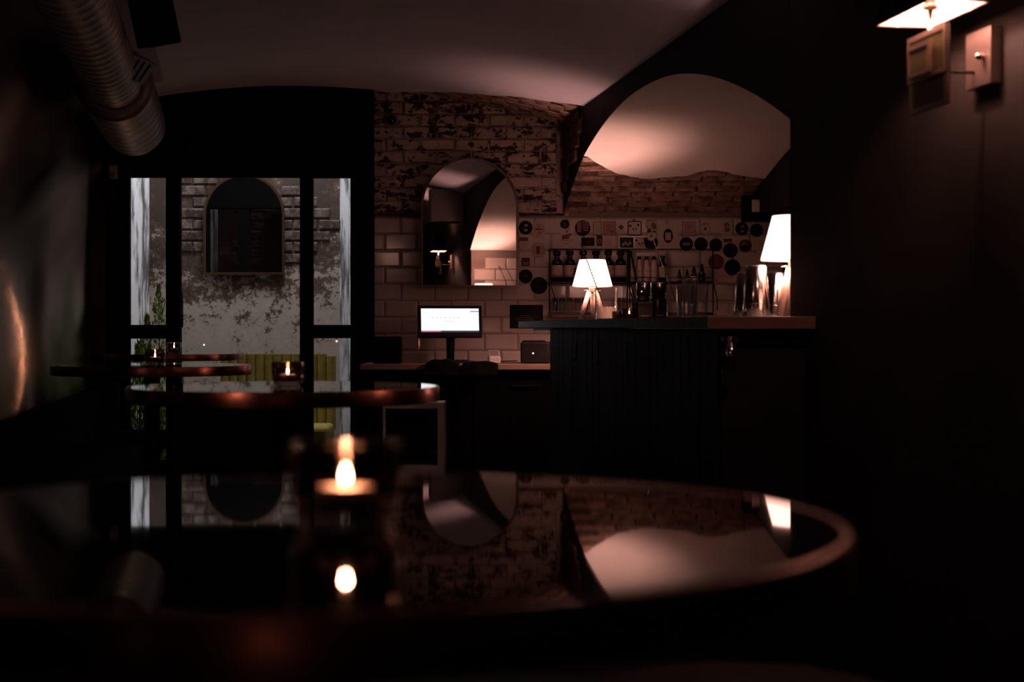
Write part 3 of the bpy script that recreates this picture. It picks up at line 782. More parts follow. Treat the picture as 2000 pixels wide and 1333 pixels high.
stripes = [('r', (5.2, 21, 0), -8, -2.5, 'ink_rose'), ('r', (2.2, 22, 0), -3.8, -2.5, 'ink_rose')] + [('r', (14 - abs(i - 1) * 1.5, 3), 5.8, -11 + i * 5, 'ink_rose') for i in range(4)]
sticker('round black sticker with rose stripes', 1138, 446, 'c', (15.3,), 'ink', stripes)
sticker('tall white card with a thin dark border and small print', 1166.5, 446.5, 'r', (16.5, 26), 'ink_brown', [('r', (14, 23.5), 0, 0, 'paper')] + lines(5, 10, 3.6, -7))
sticker('square rose-coloured patterned sticker', 1190.5, 446, 'rr', (25.5, 26.5, 2), 'ink_rose', [('rr', (22, 23, 1.5), 0, 0, 'ink_tan'), ('r', (17, 1.6, 45), 0, 0, 'ink_rose'), ('e', (4, 2, 30), -3, -5, 'ink_rose'), ('e', (4.5, 3.5), 5, 6, 'ink_rose'), ('r', (9, 1.5, -40), -4, 2, 'ink_rose')])
sticker('small pale sticker with a dark four-petal flower', 1213, 446, 'r', (15, 22), 'paper', [('e', (2.3, 2.3), dx, -2 + dy, 'ink_violet') for dx, dy in ((-2.4,0),(2.4,0),(0,-2.4),(0,2.4))] + [('c', (1.1,), 0, -2, 'paper'), ('r', (9, 1), 0, 5, 'ink_faint')])
panda = lambda k: [('e', (2.0*k, 2.5*k, 20), -8.2*k, -4.5*k, 'ink'), ('e', (2.1*k, 2.6*k, -25), 6.8*k, -6.2*k, 'ink'), ('e', (1.2*k, 2.1*k, -20), -3*k, 1.8*k, 'ink'), ('e', (1.2*k, 2.1*k, 25), 2.6*k, .9*k, 'ink'), ('e', (1.3*k, .8*k), 0, 5.6*k, 'ink_red')]
sticker('square black-bordered sticker with a panda face', 1239.5, 446, 'rr', (27.5, 28.5, 3), 'ink', [('rr', (23.5, 24.5, 1.5), 0, 0, 'paper')] + panda(1))
sticker('borderless white panda face sticker below the bordered one', 1251.5, 474.5, 'r', (22.5, 21.5), 'paper', panda(1.05) + [('r', (22, 1), 0, -10, 'ink')])
sticker('black rectangular sticker with a faint pink streak', 1148, 472.5, 'r', (25.8, 16.3), 'ink', [('e', (6, 1.4, 15), 1, 0, 'ink_brown')])
sticker('small dark upright sticker with a pale round eye', 1171, 470.5, 'r', (11.4, 20.5), 'ink_brown', [('c', (3.6,), 0, 1, 'ink_tan'), ('c', (2,), 0, 1, 'ink'), ('r', (9, 3), 0, -7, 'ink')])
scr = [('r', (1, 5, -12), -7 + i * 3.1, -4 + (i % 2), 'ink_faint') for i in range(5)] + [('r', (1, 4, -12), -8 + i * 2.8, 2 - (i % 2), 'ink_faint') for i in range(7)] + [('r', (13, .9), 0, 6, 'ink_faint')]
sticker('pale sticker with handwritten script above the dark bottles', 1187.5, 471.5, 'r', (25, 20), 'paper', scr)
sticker('dark square photo sticker of small pale figures', 1224, 474, 'r', (26, 20), 'ink', [('e', (1.6, 1), -8 + 4.6 * i, -6 + (i % 2) * 1.5, 'ink_grey') for i in range(4)] + [('e', (2.6, 3.6, 20 * i), -7 + 4.5 * i, 4 - (i % 2) * 3, 'ink_tan') for i in range(4)])
sticker('tall floral card behind the tall bar spoon', 1273, 447, 'r', (20, 36, 2), 'ink_tan', [('r', (17, 30), 0, 1, 'paper_warm'), ('e', (5, 7, 20), 4, -5, 'ink_grey'), ('e', (3.5, 5, -20), -5, 4, 'ink_brown'), ('e', (3, 2), 5, 6, 'ink_brown')])
sticker('plain round black sticker just above the wire shelf, partly covered', 1271.5, 474, 'c', (13.6,), 'ink')
xx = lambda k: [('r', (9*k, 1.9*k, 50), 0, 0, 'ink'), ('r', (9*k, 1.9*k, -50), 0, 0, 'ink')]
sticker('small white round sticker with a dark cross over a black one', 1272, 462, 'c', (8.6,), 'paper', xx(.7), dy=.003)
sticker('white poster sticker with a dark figure-like silhouette', 1305, 461, 'r', (40, 44, 3), 'paper', [('e', (9.5, 14), 0, 0, 'ink'), ('r', (11, 15), 0, 1, 'paper_warm')])
sticker('square sticker with dark block lettering', 1345.5, 447, 'r', (26, 27.5), 'ink_brown', [('r', (24, 25.5), 0, 0, 'paper_warm'), ('r', (18, 12), 0, -5, 'ink_faint'), ('t', ('SCHMUCK', .0165), 0, 4.4, 'ink'), ('r', (18, 1.2), 0, 8.4, 'ink_brown')])
sticker('round white sticker with dark crossed tools and a thin ring', 1377.5, 447, 'c', (11.5,), 'paper', [('ring', (9.6, 10.3), 0, 1, 'ink_brown')] + xx(.95) + [('e', (.9, .9), -6 + 3 * i, -11 + abs(i - 2), 'ink_brown') for i in range(5)])
sticker('round black sticker with small pale lettering on the shelf rail', 1340.5, 477, 'c', (13.4,), 'ink', [('r', (1.4, 5.5), -6 + 2.4 * i, 0, 'ink_tan') for i in range(6)])
sticker('plain round black sticker between two lettered ones', 1369, 477, 'c', (13.2,), 'ink')
sticker('round black sticker with a faint triangle', 1398, 478.5, 'c', (12.7,), 'ink', [('r', (4.4, .6, 60), -1.2, -2, 'ink_brown'), ('r', (4.4, .6, -60), 1.2, -2, 'ink_brown'), ('r', (4.4, .6), 0, 0, 'ink_brown')])
sticker('plain round black sticker beside the red strip', 1426.5, 489.5, 'c', (14.4,), 'ink')
sticker('round red sticker lettered in three lines', 1398.5, 512, 'c', (15.2,), 'ink_red', [('t', ('LITTLE', .022), 0, -7, 'ink_rose'), ('t', ('RED', .022), -2, 0, 'ink_rose'), ('t', ('DOOR', .022), -1, 7, 'ink_rose')])
sticker('large plain round black sticker, lowest of the right group', 1430.5, 522.5, 'c', (15.8,), 'ink')
sticker('pale sticker with a dark portrait shape', 1419.5, 447.5, 'r', (18, 28), 'paper', [('e', (5.5, 6.5), 0, -6, 'ink_grey'), ('e', (3.2, 4), 0, -4, 'ink_tan'), ('e', (6, 4), 1, 2, 'ink_grey'), ('r', (13, .8), 0, 9, 'ink_faint'), ('r', (9, .8), 0, 11.5, 'ink_faint')])
sticker('small dark red sticker strip above a black disc', 1421.5, 470, 'r', (16.5, 7), 'ink_red')
sticker('round black sticker with two tan shapes under the black box', 1449, 447, 'c', (13.1,), 'ink', blob)
sticker('round dark brown-black sticker right of the one with tan shapes', 1477.5, 450, 'c', (13.2,), 'ink', [('r', (9, .8), 0, 0, 'ink_brown')])
sticker('round brown picture sticker near the right lamp', 1455.5, 480.5, 'c', (12.6,), 'ink_brown', [('e', (10, 5), 0, 4, 'ink'), ('e', (4, 3), -3, -4, 'ink_grey')])
sticker('small white label with a crossed ring near the right lamp', 1485, 481, 'r', (14, 30), 'paper', [('ring', (3.8, 4.4), 0, -4, 'ink_faint')] + [('r', (5, .9, 50), 0, -4, 'ink_grey'), ('r', (5, .9, -50), 0, -4, 'ink_grey'), ('r', (6, 1), 0, -11, 'ink_grey'), ('r', (9, 1), 0, 7, 'ink_faint')])
sticker('wide pale script sticker beside the shelf end', 1411, 539, 'r', (42, 22, -8), 'paper_warm', [('ring', (6, 6.8), -14, 0, 'ink_faint')] + [('r', (1, 5, -15), -6 + 3 * i, (i % 2) - 1 + i * .35, 'ink_faint') for i in range(9)])
o = sticker('black card with three lines of small print at the end of the bar', 1028, 619, 'r', (65, 46), 'ink', [('r', (20, 1), -3, -2, 'ink_grey'), ('r', (32, 1), -3, 2, 'ink_grey'), ('r', (32, 1), -3, 6, 'ink_grey')], 'printed_card', cat='card', group=None)

# sockets and switch
def plate(label, cx, cy, D, w_, h_, name='wall_socket', cat='socket', y=None):
    t = thing(name, label, cat, (PX(cx, D), y if y else D, PZ(cy, D)))
    bevel(obj('cover_plate', MB().box((0, -.006, 0), (w_, .012, h_)), M['white_plastic'], t), .003)
    bevel(obj('insert', MB().box((0, -.0135, 0), (w_ * .66, .006, h_ * .68)), M['white_plastic'], t), .002)
    return t
plate('upper white wall socket beside the shelf', 1411, 567, DB, .068, .068)
plate('lower white wall socket just above the bar', 1411, 605, DB, .072, .072)
t = thing('fuse_box', 'black box hung under the vault at the right end of the tiles', 'box', (PX(1452, 9.0), 9.0, PZ(432, 9.0)))
bevel(obj('casing', MB().box((.155, .05, .074), (.31, .10, .148)), M['black_matte'], t), .006)
obj('lid_line', MB().box((.175, -.003, .074), (.004, .006, .13)), M['black'], t)
plate('white light switch on the black box', 1480.5, 402, 8.985, .068, .072, 'light_switch', 'switch', 8.998)

# ------------------------------------------------------------------ wire wall shelves with bottles and glasses
DS = 9.20
def wire_shelf(label, x0, x1, loc_y=DS):
    X0, X1 = PX(x0, DS), PX(x1, DS); W = X1 - X0
    t = thing('wall_shelf', label, 'shelf', (X0, DS, PZ(611, DS)), 0, 'black wire wall shelves')
    H = S(124, DS); zm = S(61, DS); dep = DB - DS - .004
    r = .012
    for x in (0.004, W - .004):
        pts = [(x, dep, H), (x, 0.03, H), (x, .008, H - .006), (x, 0, H - .025), (x, 0, zm), (x, 0, .004)]
        mb = MB(); mb.tube(pts, .0042, 8); obj('side_rod', mb, M['black'], t)
        mb = MB(); mb.tube([(x, 0, zm), (x + .035, dep * .6, zm * .45), (x + .045, dep, .01)], .0032, 6); obj('brace', mb, M['black'], t)
    mb = MB(); mb.tube([(r, 0, H - .001), (W - r, 0, H - .001)], .0032, 8); obj('top_rail', mb, M['black'], t)
    mb = MB(); mb.tube([(r, 0, zm + .022), (W - r, 0, zm + .022)], .0022, 8); obj('guard_rail', mb, M['black'], t)
    bevel(obj('shelf_board', MB().box((W/2, dep/2, zm - .006), (W, dep, .012)), M['black'], t), .002)
    bevel(obj('shelf_board', MB().box((W/2, dep/2, -.006), (W, dep, .016)), M['black'], t), .002)
    return t
wire_shelf('black wire wall shelf holding six dark labelled bottles', 1072, 1227)
wire_shelf('black wire wall shelf holding white bottles and dropper bottles', 1229, 1394)
ZU = PZ(611, DS) + S(61, DS) + .0005; ZL = PZ(611, DS) + .0025
DBt = 9.27
def bottle(label, cx, kind, group):
    t = thing('bottle', label, 'bottle', (PX(cx, DBt), DBt, ZU), 0, group)
    if kind == 'dark':
        mb = MB(); mb.lathe([(0, 0), (.033, 0), (.0355, .004), (.0355, .105), (.030, .122), (.016, .138), (.0145, .150), (.016, .153), (.0135, .157), (0, .157)], 28); obj('bottle_body', mb, M['bottle_dark'], t)
        mb = MB(); mb.lathe([(0, .157), (.021, .158), (.0235, .163), (.0225, .180), (.018, .186), (0, .187)], 20); obj('stopper', mb, M['black'], t)
        mb = MB(); mb.lathe([(.0358, .028), (.0360, .029), (.0360, .096), (.0358, .097)], 28); obj('bottle_label', mb, M['label'], t)
        mb = MB(); mb.lathe([(.0362, .03), (.0362, .041)], 28); obj('label_band', mb, M['ink_rose'], t)
    elif kind == 'white':
        mb = MB(); mb.lathe([(0, 0), (.019, 0), (.0205, .004), (.0205, .085), (.012, .125), (.0105, .132), (0, .132)], 22); obj('bottle_body', mb, M['white_bottle'], t)
        mb = MB(); mb.lathe([(0, .132), (.0125, .132), (.0125, .150), (0, .151)], 16); obj('cap', mb, M['black'], t)
        mb = MB(); mb.lathe([(.0207, .06), (.0207, .064)], 22); obj('bottle_label', mb, M['ink_faint'], t)
    elif kind == 'mid':
        mb = MB(); mb.lathe([(0, 0), (.021, 0), (.023, .004), (.023, .095), (.013, .118), (.0125, .135), (0, .135)], 22); obj('bottle_body', mb, M['bottle_dark'], t)
        mb = MB(); mb.lathe([(0, .135), (.016, .135), (.016, .155), (0, .156)], 16); obj('cap', mb, M['bronze'], t)
        mb = MB(); mb.lathe([(.0234, .025), (.0234, .09)], 22); obj('bottle_label', mb, M['label'], t)
    else:
        k, lab = kind
        mb = MB(); mb.lathe([(0, 0), (.0165*k, 0), (.018*k, .004*k), (.018*k, .042*k), (.009*k, .055*k), (.009*k, .06*k), (0, .06*k)], 18); obj('bottle_body', mb, M['bottle_dark'], t)
        mb = MB(); mb.lathe([(0, .06*k), (.0115*k, .06*k), (.011*k, .074*k), (.007*k, .078*k), (.006*k, .092*k), (0, .095*k)], 14); obj('dropper_cap', mb, M['black'], t)
        if lab:
            mb = MB(); mb.lathe([(.0183*k, .008*k), (.0183*k, .034*k)], 18); obj('bottle_label', mb, M[lab], t)
for i, (cx, ds) in enumerate([(1088, 'leftmost dark bottle with a cream label on the wire shelf'), (1113, 'second dark labelled bottle from the left, partly behind a small one'),
        (1139, 'third dark bottle from the left, its label behind the lamp shade'), (1164, 'fourth dark bottle from the left, above the lamp shade'),
        (1188, 'fifth dark bottle from the left, right of the lamp shade'), (1212, 'rightmost dark labelled bottle of the six')]):
    bottle(ds, cx, 'dark', 'dark labelled bottles on the wire shelf')
for cx, ds in [(1248.5, 'left of three white bottles on the wire shelf'), (1263, 'middle of three white bottles on the wire shelf'), (1277.5, 'right of three white bottles on the wire shelf')]:
    bottle(ds, cx, 'white', 'white bottles on the wire shelf')
bottle('dark bottle with a pale label right of the white bottles', 1294, 'mid', 'white bottles on the wire shelf')
for cx, k, lab, ds in [(1327, .78, 'pinkish', 'small dropper bottle with a pink label'), (1342, .78, 'label', 'small dropper bottle between the pink one and a white-labelled one'),
                       (1355.5, .98, 'white_plastic', 'small dropper bottle with a white label and tall cap'), (1371, 1.12, None, 'largest black dropper bottle at the shelf end')]:
    bottle(ds, cx, (k, lab), 'dropper bottles on the wire shelf')
t = thing('small_bottle', 'small dark bottle with a white tag in front of the second bottle', 'bottle', (PX(1124, 9.222), 9.222, ZU))
mb = MB(); mb.lathe([(0, 0), (.012, 0), (.013, .05), (.007, .065), (.007, .08), (0, .08)], 16); obj('bottle_body', mb, M['bottle_dark'], t)
mb = MB(); mb.lathe([(.0135, .02), (.0135, .032)], 16); obj('bottle_label', mb, M['white_plastic'], t)
def tumbler(label, x, y, z, r, h, group, flute=0, nf=0, th=.0022, cat='glass', filler=False):
    t = thing('drinking_glass', label, cat, (x, y, z), random.random() * 6, group)
    mb = MB(); mb.lathe([(0, .001), (r * .9, .001), (r * .92, .004), (r, h), (r - th, h), (r * .92 - th, .012), (0, .012)], 48, flute=flute, nf=nf); obj('glass_wall', mb, M['glass'], t)
    return t
places = ['first', 'second', 'third', 'fourth', 'fifth']
for i, cx in enumerate((1084, 1098, 1113, 1128, 1142)):
    tumbler('upturned short glass on the lower shelf, %s from the left' % places[i], PX(cx, 9.27), 9.27, ZL, .021, .088, 'short glasses on the lower shelf', .012, 10)
for i, cx in enumerate((1206, 1221)):
    tumbler(['short glass on the lower shelf behind the ribbed glass', 'short glass on the lower shelf near the frame post'][i], PX(cx, 9.27), 9.27, ZL, .021, .088, 'short glasses on the lower shelf', .012, 10)
# dark rods hung at the joint of the shelves
for i, (xa, ya, xb, yb) in enumerate([(1229, 492, 1228, 560), (1232, 494, 1243, 548)]):
    t = thing('muddler', ['dark upright stick standing where the two shelves meet', 'dark slanted stick leaning where the two shelves meet'][i], 'stick', P(xb, yb, 9.19), 0, 'dark sticks between the shelves')
    d = P(xa, ya, 9.19) - P(xb, yb, 9.19); mb = MB(); mb.tube([(0,0,0), d * .5, d], [.007, .006, .006], 10); obj('shaft', mb, M['dark_wood'], t)
    mb = MB(); mb.lathe([(0, 0), (.008, .0), (.008, .012), (0, .013)], 12, c=tuple(d)); obj('knob', mb, M['black'], t)

# ------------------------------------------------------------------ things on the bar
gx, gy = PX(1184, 8.13), 8.13
tumbler('ribbed mixing glass with a pale filling, in front of the left lamp', gx, gy, TOP + .0005, .060, .172, 'tall glasses on the bar', .02, 22, .003)
t = thing('glow_sheet', 'added pale sheet standing in for the lamplit base of the ribbed mixing glass', 'paper', (gx, gy, TOP + .014))  # added sheet, imitates lamplight refracted by the thick glass base
mb = MB(); hs = [(.050 * math.cos(math.radians(185 + 170 * i / 24)), .050 * math.sin(math.radians(185 + 170 * i / 24))) for i in range(25)]
mb.add([(x, y, 0) for x, y in hs] + [(x, y, .060 + .003 * math.sin(i * 1.7)) for i, (x, y) in enumerate(hs)], [(i, i+1, 26+i, 25+i) for i in range(24)], True); obj('sheet_shell', mb, M['glow'], t)
def spoon(label, base, tip, tw, bowl):
    t = thing('bar_spoon', label, 'spoon', base, 0, 'long twisted bar spoons')
    d = Vector(tip) - Vector(base); n_ = 90; a = d.cross(Vector((0,1,0))).normalized(); b = a.cross(d).normalized()
    mb = MB(); pts = []; 
    for s0 in (0, math.pi):
        pts = [d * (i / n_) + (a * math.cos(i * tw + s0) + b * math.sin(i * tw + s0)) * .0013 for i in range(n_ + 1)]
        mb.tube(pts, .0016, 6)
    obj('twisted_stem', mb, M['steel'], t)
    mb = MB(); mb.tube([d * .985, d * 1.02, d * 1.06 + Vector((-.004, 0, 0)), d * 1.10 + Vector((-.012, 0, .002))], [.002, .0042, .0048, .001], 10) if bowl else mb.tube([d * .97, d * 1.0, d * 1.03], [.002, .0032, .001], 8)
    obj('tip', mb, M['steel'], t)
spoon('twisted bar spoon leaning across the left lamp shade', P(1181, 604, 8.12), P(1135, 478, 8.0), .8, False)
spoon('tall twisted bar spoon standing in the glasses, catching the light', P(1322, 595, 7.05), P(1270, 452, 7.0), .8, True)
for i, (cx, D, r, h, ds) in enumerate([(1317, 7.05, .037, .150, 'tall cut glass holding the bright bar spoon'), (1347, 7.2, .036, .185, 'tallest clear glass at the back of the bar glasses'),
        (1338, 6.75, .036, .145, 'front tall clear glass among the bar glasses'), (1366, 6.85, .038, .158, 'rightmost tall clear glass, near the shelf end')]):
    tumbler(ds, PX(cx, D), D, TOP + .0005, r, h, 'tall glasses on the bar', .02, 14, .003)
def square_bottle(label, cx, D, w_, h_, capr, caph):
    t = thing('square_bottle', label, 'bottle', (PX(cx, D), D, TOP + .0005), math.radians(12), 'square bottles on the bar')
    bevel(obj('bottle_body', MB().box((0, 0, h_/2), (w_, w_ * .8, h_)), M['bottle_dark'], t), .008, 3)
    mb = MB(); mb.lathe([(0, h_), (capr * .8, h_), (capr * .95, h_ + .012), (capr * .8, h_ + .022), (0, h_ + .022)], 20); obj('collar', mb, M['black'], t)
    mb = MB(); mb.lathe([(0, h_ + .022), (capr, h_ + .022), (capr, h_ + .022 + caph), (capr * .95, h_ + .024 + caph), (0, h_ + .024 + caph)], 28); obj('cap', mb, M['chrome'], t)
    bevel(obj('bottle_label', MB().box((0, -w_ * .4 - .0005, h_ * .2), (w_ * .5, .001, .004)), M['ink_tan'], t), .0002)
square_bottle('dark square bottle with a wide chrome cap beside the bar candle', 1256.5, 6.7, .080, .078, .030, .058)
square_bottle('second dark square bottle with a chrome cap, left of the tall glasses', 1286, 6.9, .064, .096, .034, .046)
def shaker(label, cx, D, h, r0, r1, band=True):
    t = thing('shaker_tin', label, 'shaker', (PX(cx, D), D, TOP + .0005), 0, 'upturned steel shaker tins on the bar')
    mb = MB(); mb.lathe([(0, 0), (r0, 0), (r0 + .001, .003), (r1, h - .006), (r1 - .004, h), (0, h)], 40); obj('tin', mb, M['steel'], t)
    if band: 
        z = h * .26; rr = r0 + (r1 - r0) * .26; mb = MB(); mb.lathe([(rr + .0002, z - .002), (rr + .0016, z), (rr + .0002, z + .002)], 40); obj('seam', mb, M['steel'], t)
shaker('upturned steel shaker tin, left and behind the tallest one', 1459, 5.62, .165, .048, .037)
shaker('tallest upturned steel shaker tin, lit by the right lamp', 1477, 5.36, .178, .047, .036)
shaker('upturned steel shaker tin behind the leg of the right lamp', 1519, 5.50, .160, .044, .034)

# ------------------------------------------------------------------ till corner
t = thing('touch_screen', 'lit white till screen on the worktop by the tiled wall', 'screen', P(879, 708, 9.0), 0)
Mx = Matrix.Translation((0, 0, S(80, 9.0))) @ Matrix.Rotation(math.radians(7), 4, 'Z') @ Matrix.Rotation(math.radians(-14), 4, 'X')
sw, sh_ = S(126, 9.0), S(62, 9.0) / math.cos(math.radians(14))
bevel(obj('housing', MB().box((0, .014, 0), (sw, .03, sh_), Mx), M['black'], t), .005)
aw, ah = S(113, 9.0), S(47, 9.0)
obj('display', MB().box((0, -.0022, .006), (aw, .002, ah), Mx), M['screen'], t)
def ui(x, z, w_, h_, m): obj('display_print', MB().box((x * aw, -.0035, .006 + z * ah), (w_ * aw, .0006, h_ * ah), Mx), M[m], t)
ui(-.33, -.475, .34, .055, 'scr_pink'); ui(.17, -.475, .66, .055, 'scr_dark'); ui(.43, .37, .16, .03, 'scr_dark'); ui(.43, .25, .14, .02, 'scr_grey')
for q in (-.30, -.235, -.15, -.08, .0, .065, .15): ui(q, .11, .032, .05, 'scr_grey')
ui(-.03, -.06, .16, .03, 'scr_grey')
mb = MB(); mb.tube([(0, .06, S(72, 9.0)), (0, .07, S(50, 9.0)), (0, .06, .01)], [.03, .026, .022], 16); obj('stand', mb, M['black'], t)
obj('foot', bevel(obj('foot_', MB().box((0, .05, .006), (.2, .16, .012)), M['black'], t), .004).data, None, t) if False else bevel(obj('foot', MB().box((0, .05, .006), (.2, .16, .012)), M['black'], t), .004)
t = thing('card_reader', 'small white card reader with a dark display on the worktop', 'card reader', (PX(965, 8.9), 8.9, WT + .001), math.radians(8))
bevel(obj('casing', MB().box((0, 0, .018), (.068, .08, .036)), M['white_plastic'], t), .006)
Mr = Matrix.Translation((0, .005, .05)) @ Matrix.Rotation(math.radians(35), 4, 'X')
bevel(obj('head', MB().box((0, 0, 0), (.062, .07, .02), Mr), M['white_plastic'], t), .005)
obj('display', MB().box((0, 0, .0105), (.05, .052, .002), Mr), M['grey_plastic'], t)
t = thing('receipt_printer', 'black receipt printer with a white light on the worktop', 'printer', (PX(1047, 8.95), 8.95, WT + .001), math.radians(-6))
bevel(obj('casing', MB().box((0, 0, .062), (.168, .15, .124)), M['black'], t), .012, 3)
bevel(obj('lid', MB().box((-.012, .01, .128), (.125, .12, .008)), M['black'], t), .003)
obj('paper_slot', MB().box((0.005, -.0755, .108), (.12, .002, .004)), M['dark_metal'], t)
mb = MB(); mb.lathe([(0, 0), (.0045, .0), (.0045, .002), (0, .002)], 12, M=Matrix.Translation((-.010, -.0748, .058)) @ Matrix.Rotation(math.pi/2, 4, 'X')); obj('power_light', mb, M['led'], t)
t = thing('black_case', 'plain black box on the worktop beside the partition', 'box', (PX(757, 8.95), 8.95, WT + .001))
bevel(obj('casing', MB().box((0, 0, .075), (.155, .16, .15)), M['black_matte'], t), .004); obj('lid', MB().box((0, 0, .152), (.15, .155, .004)), M['black'], t)
def crumple(label, cx, D, w_, d_, h_, seed, name='dark_cloth'):
    t = thing(name, label, 'cloth', (PX(cx, D), D, WT + .001), 0, 'dark cloths on the worktop')
    def fn(a, b):
        x, y = (a - .5) * 2, (b - .5) * 2; r = min(1, math.hypot(x, y)); q = max(0, 1 - r * r)
        z = h_ * (q ** .5) * (.75 + .5 * mnoise.noise(Vector((x * 1.6 + seed, y * 1.6, seed))))
        if y < -.35: z -= (abs(y) - .35) * .09
        return (x * w_ / 2, y * d_ / 2, z)
    obj('fabric', grid(fn, 28, 20), M['black_matte'], t)
crumple('crumpled black cloth on the worktop below the screen', 864, 8.70, .19, .2, .036, 3)
crumple('flatter black cloth on the worktop left of the card reader', 938, 8.68, .20, .16, .022, 9)
t = thing('cable', 'thin black cable lying on the worktop behind the card reader', 'cable', (PX(905, 9.17), 9.17, WT + .004))
mb = MB(); mb.tube([(0, 0, .012), (.03, -.02, .006), (.08, -.03, .001), (.14, -.02, 0), (.2, .03, 0), (.26, .05, .004), (.32, .04, .004)], .003, 6); obj('cable_run', mb, M['black'], t)

# dome camera on the bricks, sensor by the partition
t = thing('dome_camera', 'small dark dome camera on the painted brick wall', 'camera', P(765, 236, DB - .012))
mb = MB(); Mc = Matrix.Rotation(math.pi/2, 4, 'X'); mb.lathe([(0, 0), (.04, 0), (.04, .02), (.036, .026), (0, .026)], 28, M=Mc); obj('mount', mb, M['grey_plastic'], t)
mb = MB(); mb.lathe([(.031, .026), (.03, .04), (.022, .056), (.01, .063), (0, .064)], 24, M=Mc); obj('dome', mb, M['bottle_dark'], t)
t = thing('motion_sensor', 'small pale motion sensor high on the left wall', 'sensor', P(221, 335, 9.2))
bevel(obj('casing', MB().box((0, 0, 0), (.045, .05, .085)), M['grey_plastic'], t), .008, 3)
obj('lens', MB().box((0, -.026, .01), (.03, .004, .035)), M['white_plastic'], t)

# ------------------------------------------------------------------ duct, speaker, ceiling unit
def duct_seg(mb_t, D0, D1, r, step, name):
    def ax(D): return Vector((-2.14 + .182 * (8.8 - D), D, EYE + 1.15))
    a, b = ax(D0), ax(D1); L = (b - a).length; z = (b - a).normalized(); x = z.cross(Vector((0,0,1))).normalized(); y = z.cross(x)
    Mx = Matrix((x, y, z)).transposed().to_4x4(); Mx.translation = a
    prof = []; s = 0
    while s < L - .001:
        prof += [(r, s), (r, s + step - .010), (r + .0013, s + step - .008), (r + .0013, s + step - .003)]
        s += step
    prof = [(p, min(q, L)) for p, q in prof] + [(r, L)]
    mb = MB(); mb.lathe(prof, 48, M=Mx); return obj(name, mb, M['duct'], mb_t), Mx, L
t = thing('ventilation_duct', 'round spiral metal duct hung along the left wall under the ceiling', 'duct', (0,0,0))
o1, Mx, L1 = duct_seg(t, 2.2, 7.35, .128, .11, 'small_pipe')
o2, Mx2, L2 = duct_seg(t, 7.3, 8.78, .178, .19, 'large_pipe')
mb = MB(); mb.lathe([(.12, 0), (.178, 0), (.182, .02), (.178, .03)], 48, M=Mx2); obj('step_ring', mb, M['duct'], t)
mb = MB(); mb.lathe([(0, L2 + .03), (.12, L2 + .03), (.165, L2 + .015), (.178, L2)], 48, M=Mx2); obj('end_cap', mb, M['duct'], t)
Mg = Matrix.Translation(P(252, 128, 6.75)) @ Matrix.Rotation(math.radians(-10), 4, 'Z') @ Matrix.Rotation(math.radians(35), 4, 'Y')
mb = MB(); mb.box((0, 0, 0), (.05, .34, .11), Mg); g = obj('air_grille', mb, M['dark_metal'], t)
for k in range(5):
    obj('slat', MB().box((.027, -.12 + k * .06, 0), (.006, .008, .09), Mg), M['black'], g)
for D in (4.0, 6.2, 8.1):
    X = -2.14 + .182 * (8.8 - D); r = .13 if D < 7.3 else .18
    obj('hanger', MB().box((X, D, EYE + 1.15 + r + .04), (.025, .004, .09)), M['dark_metal'], t)
t = thing('loudspeaker', 'black loudspeaker hung from the ceiling beside the duct', 'speaker', P(302, 40, 6.2), math.radians(-8))
Ms = Matrix.Rotation(math.radians(12), 4, 'X') @ Matrix.Rotation(math.radians(-8), 4, 'Y')
bevel(obj('cabinet', MB().box((0, 0, 0), (.125, .18, .20), Ms), M['black_matte'], t), .008)
obj('front_grille', MB().box((0, -.0925, 0), (.112, .005, .185), Ms), M['black'], t)
mb = MB(); mb.tube([(0, .02, .09), (0, .04, .15)], .012, 8); obj('bracket', mb, M['black'], t)
t = thing('ceiling_unit', 'grey ventilation box hung near the dark right wall, seen in the mirror', 'air unit', (.86, 4.45, EYE + .955), math.radians(9))
bevel(obj('casing', MB().box((0, 0, .16), (.31, .20, .30)), M['grey_plastic'], t), .01)
for k in (-.045, .045): obj('air_slot', MB().box((0, k, .008), (.24, .05, .006)), M['black_matte'], t)

# ------------------------------------------------------------------ bench along the left wall, stool, cooler, sofa, plant
t = thing('wall_bench', 'long dark padded bench along the left wall', 'bench', (0,0,0))
def along(D, off): 
    x = wall_l(D); return (x + off, D)
poly = [along(9.2, .02), along(3.0, .02), along(3.0, .09), along(9.2, .09)]
obj('backrest', MB().prism(poly, .3, .735), M['black_matte'], t)
poly = [along(9.2, .09), along(3.0, .09), along(3.0, .38), along(9.2, .38)]
obj('seat', MB().prism(poly, .38, .46), M['black_matte'], t)
poly = [along(9.2, .09), along(3.0, .09), along(3.0, .28), along(9.2, .28)]
obj('base', MB().prism(poly, 0, .38), M['black_matte'], t)
t = thing('stool', 'round brown leather stool in the near foreground, out of focus', 'stool', (.26, 1.70, .012))
mb = MB(); mb.lathe([(0, .60), (.17, .60), (.19, .615), (.19, .632), (.175, .645), (0, .648)], 48); obj('seat', mb, M['brown_leather'], t)
for k in range(4):
    a = math.pi/4 + k * math.pi/2; mb = MB(); mb.tube([(.12*math.cos(a), .12*math.sin(a), .60), (.18*math.cos(a), .18*math.sin(a), 0)], .012, 8); obj('leg', mb, M['black'], t)
mb = MB(); mb.tube([(.155*math.cos(q), .155*math.sin(q), .25) for q in [2*math.pi*i/32 for i in range(32)]], .008, 8, closed=True); obj('foot_ring', mb, M['black'], t)
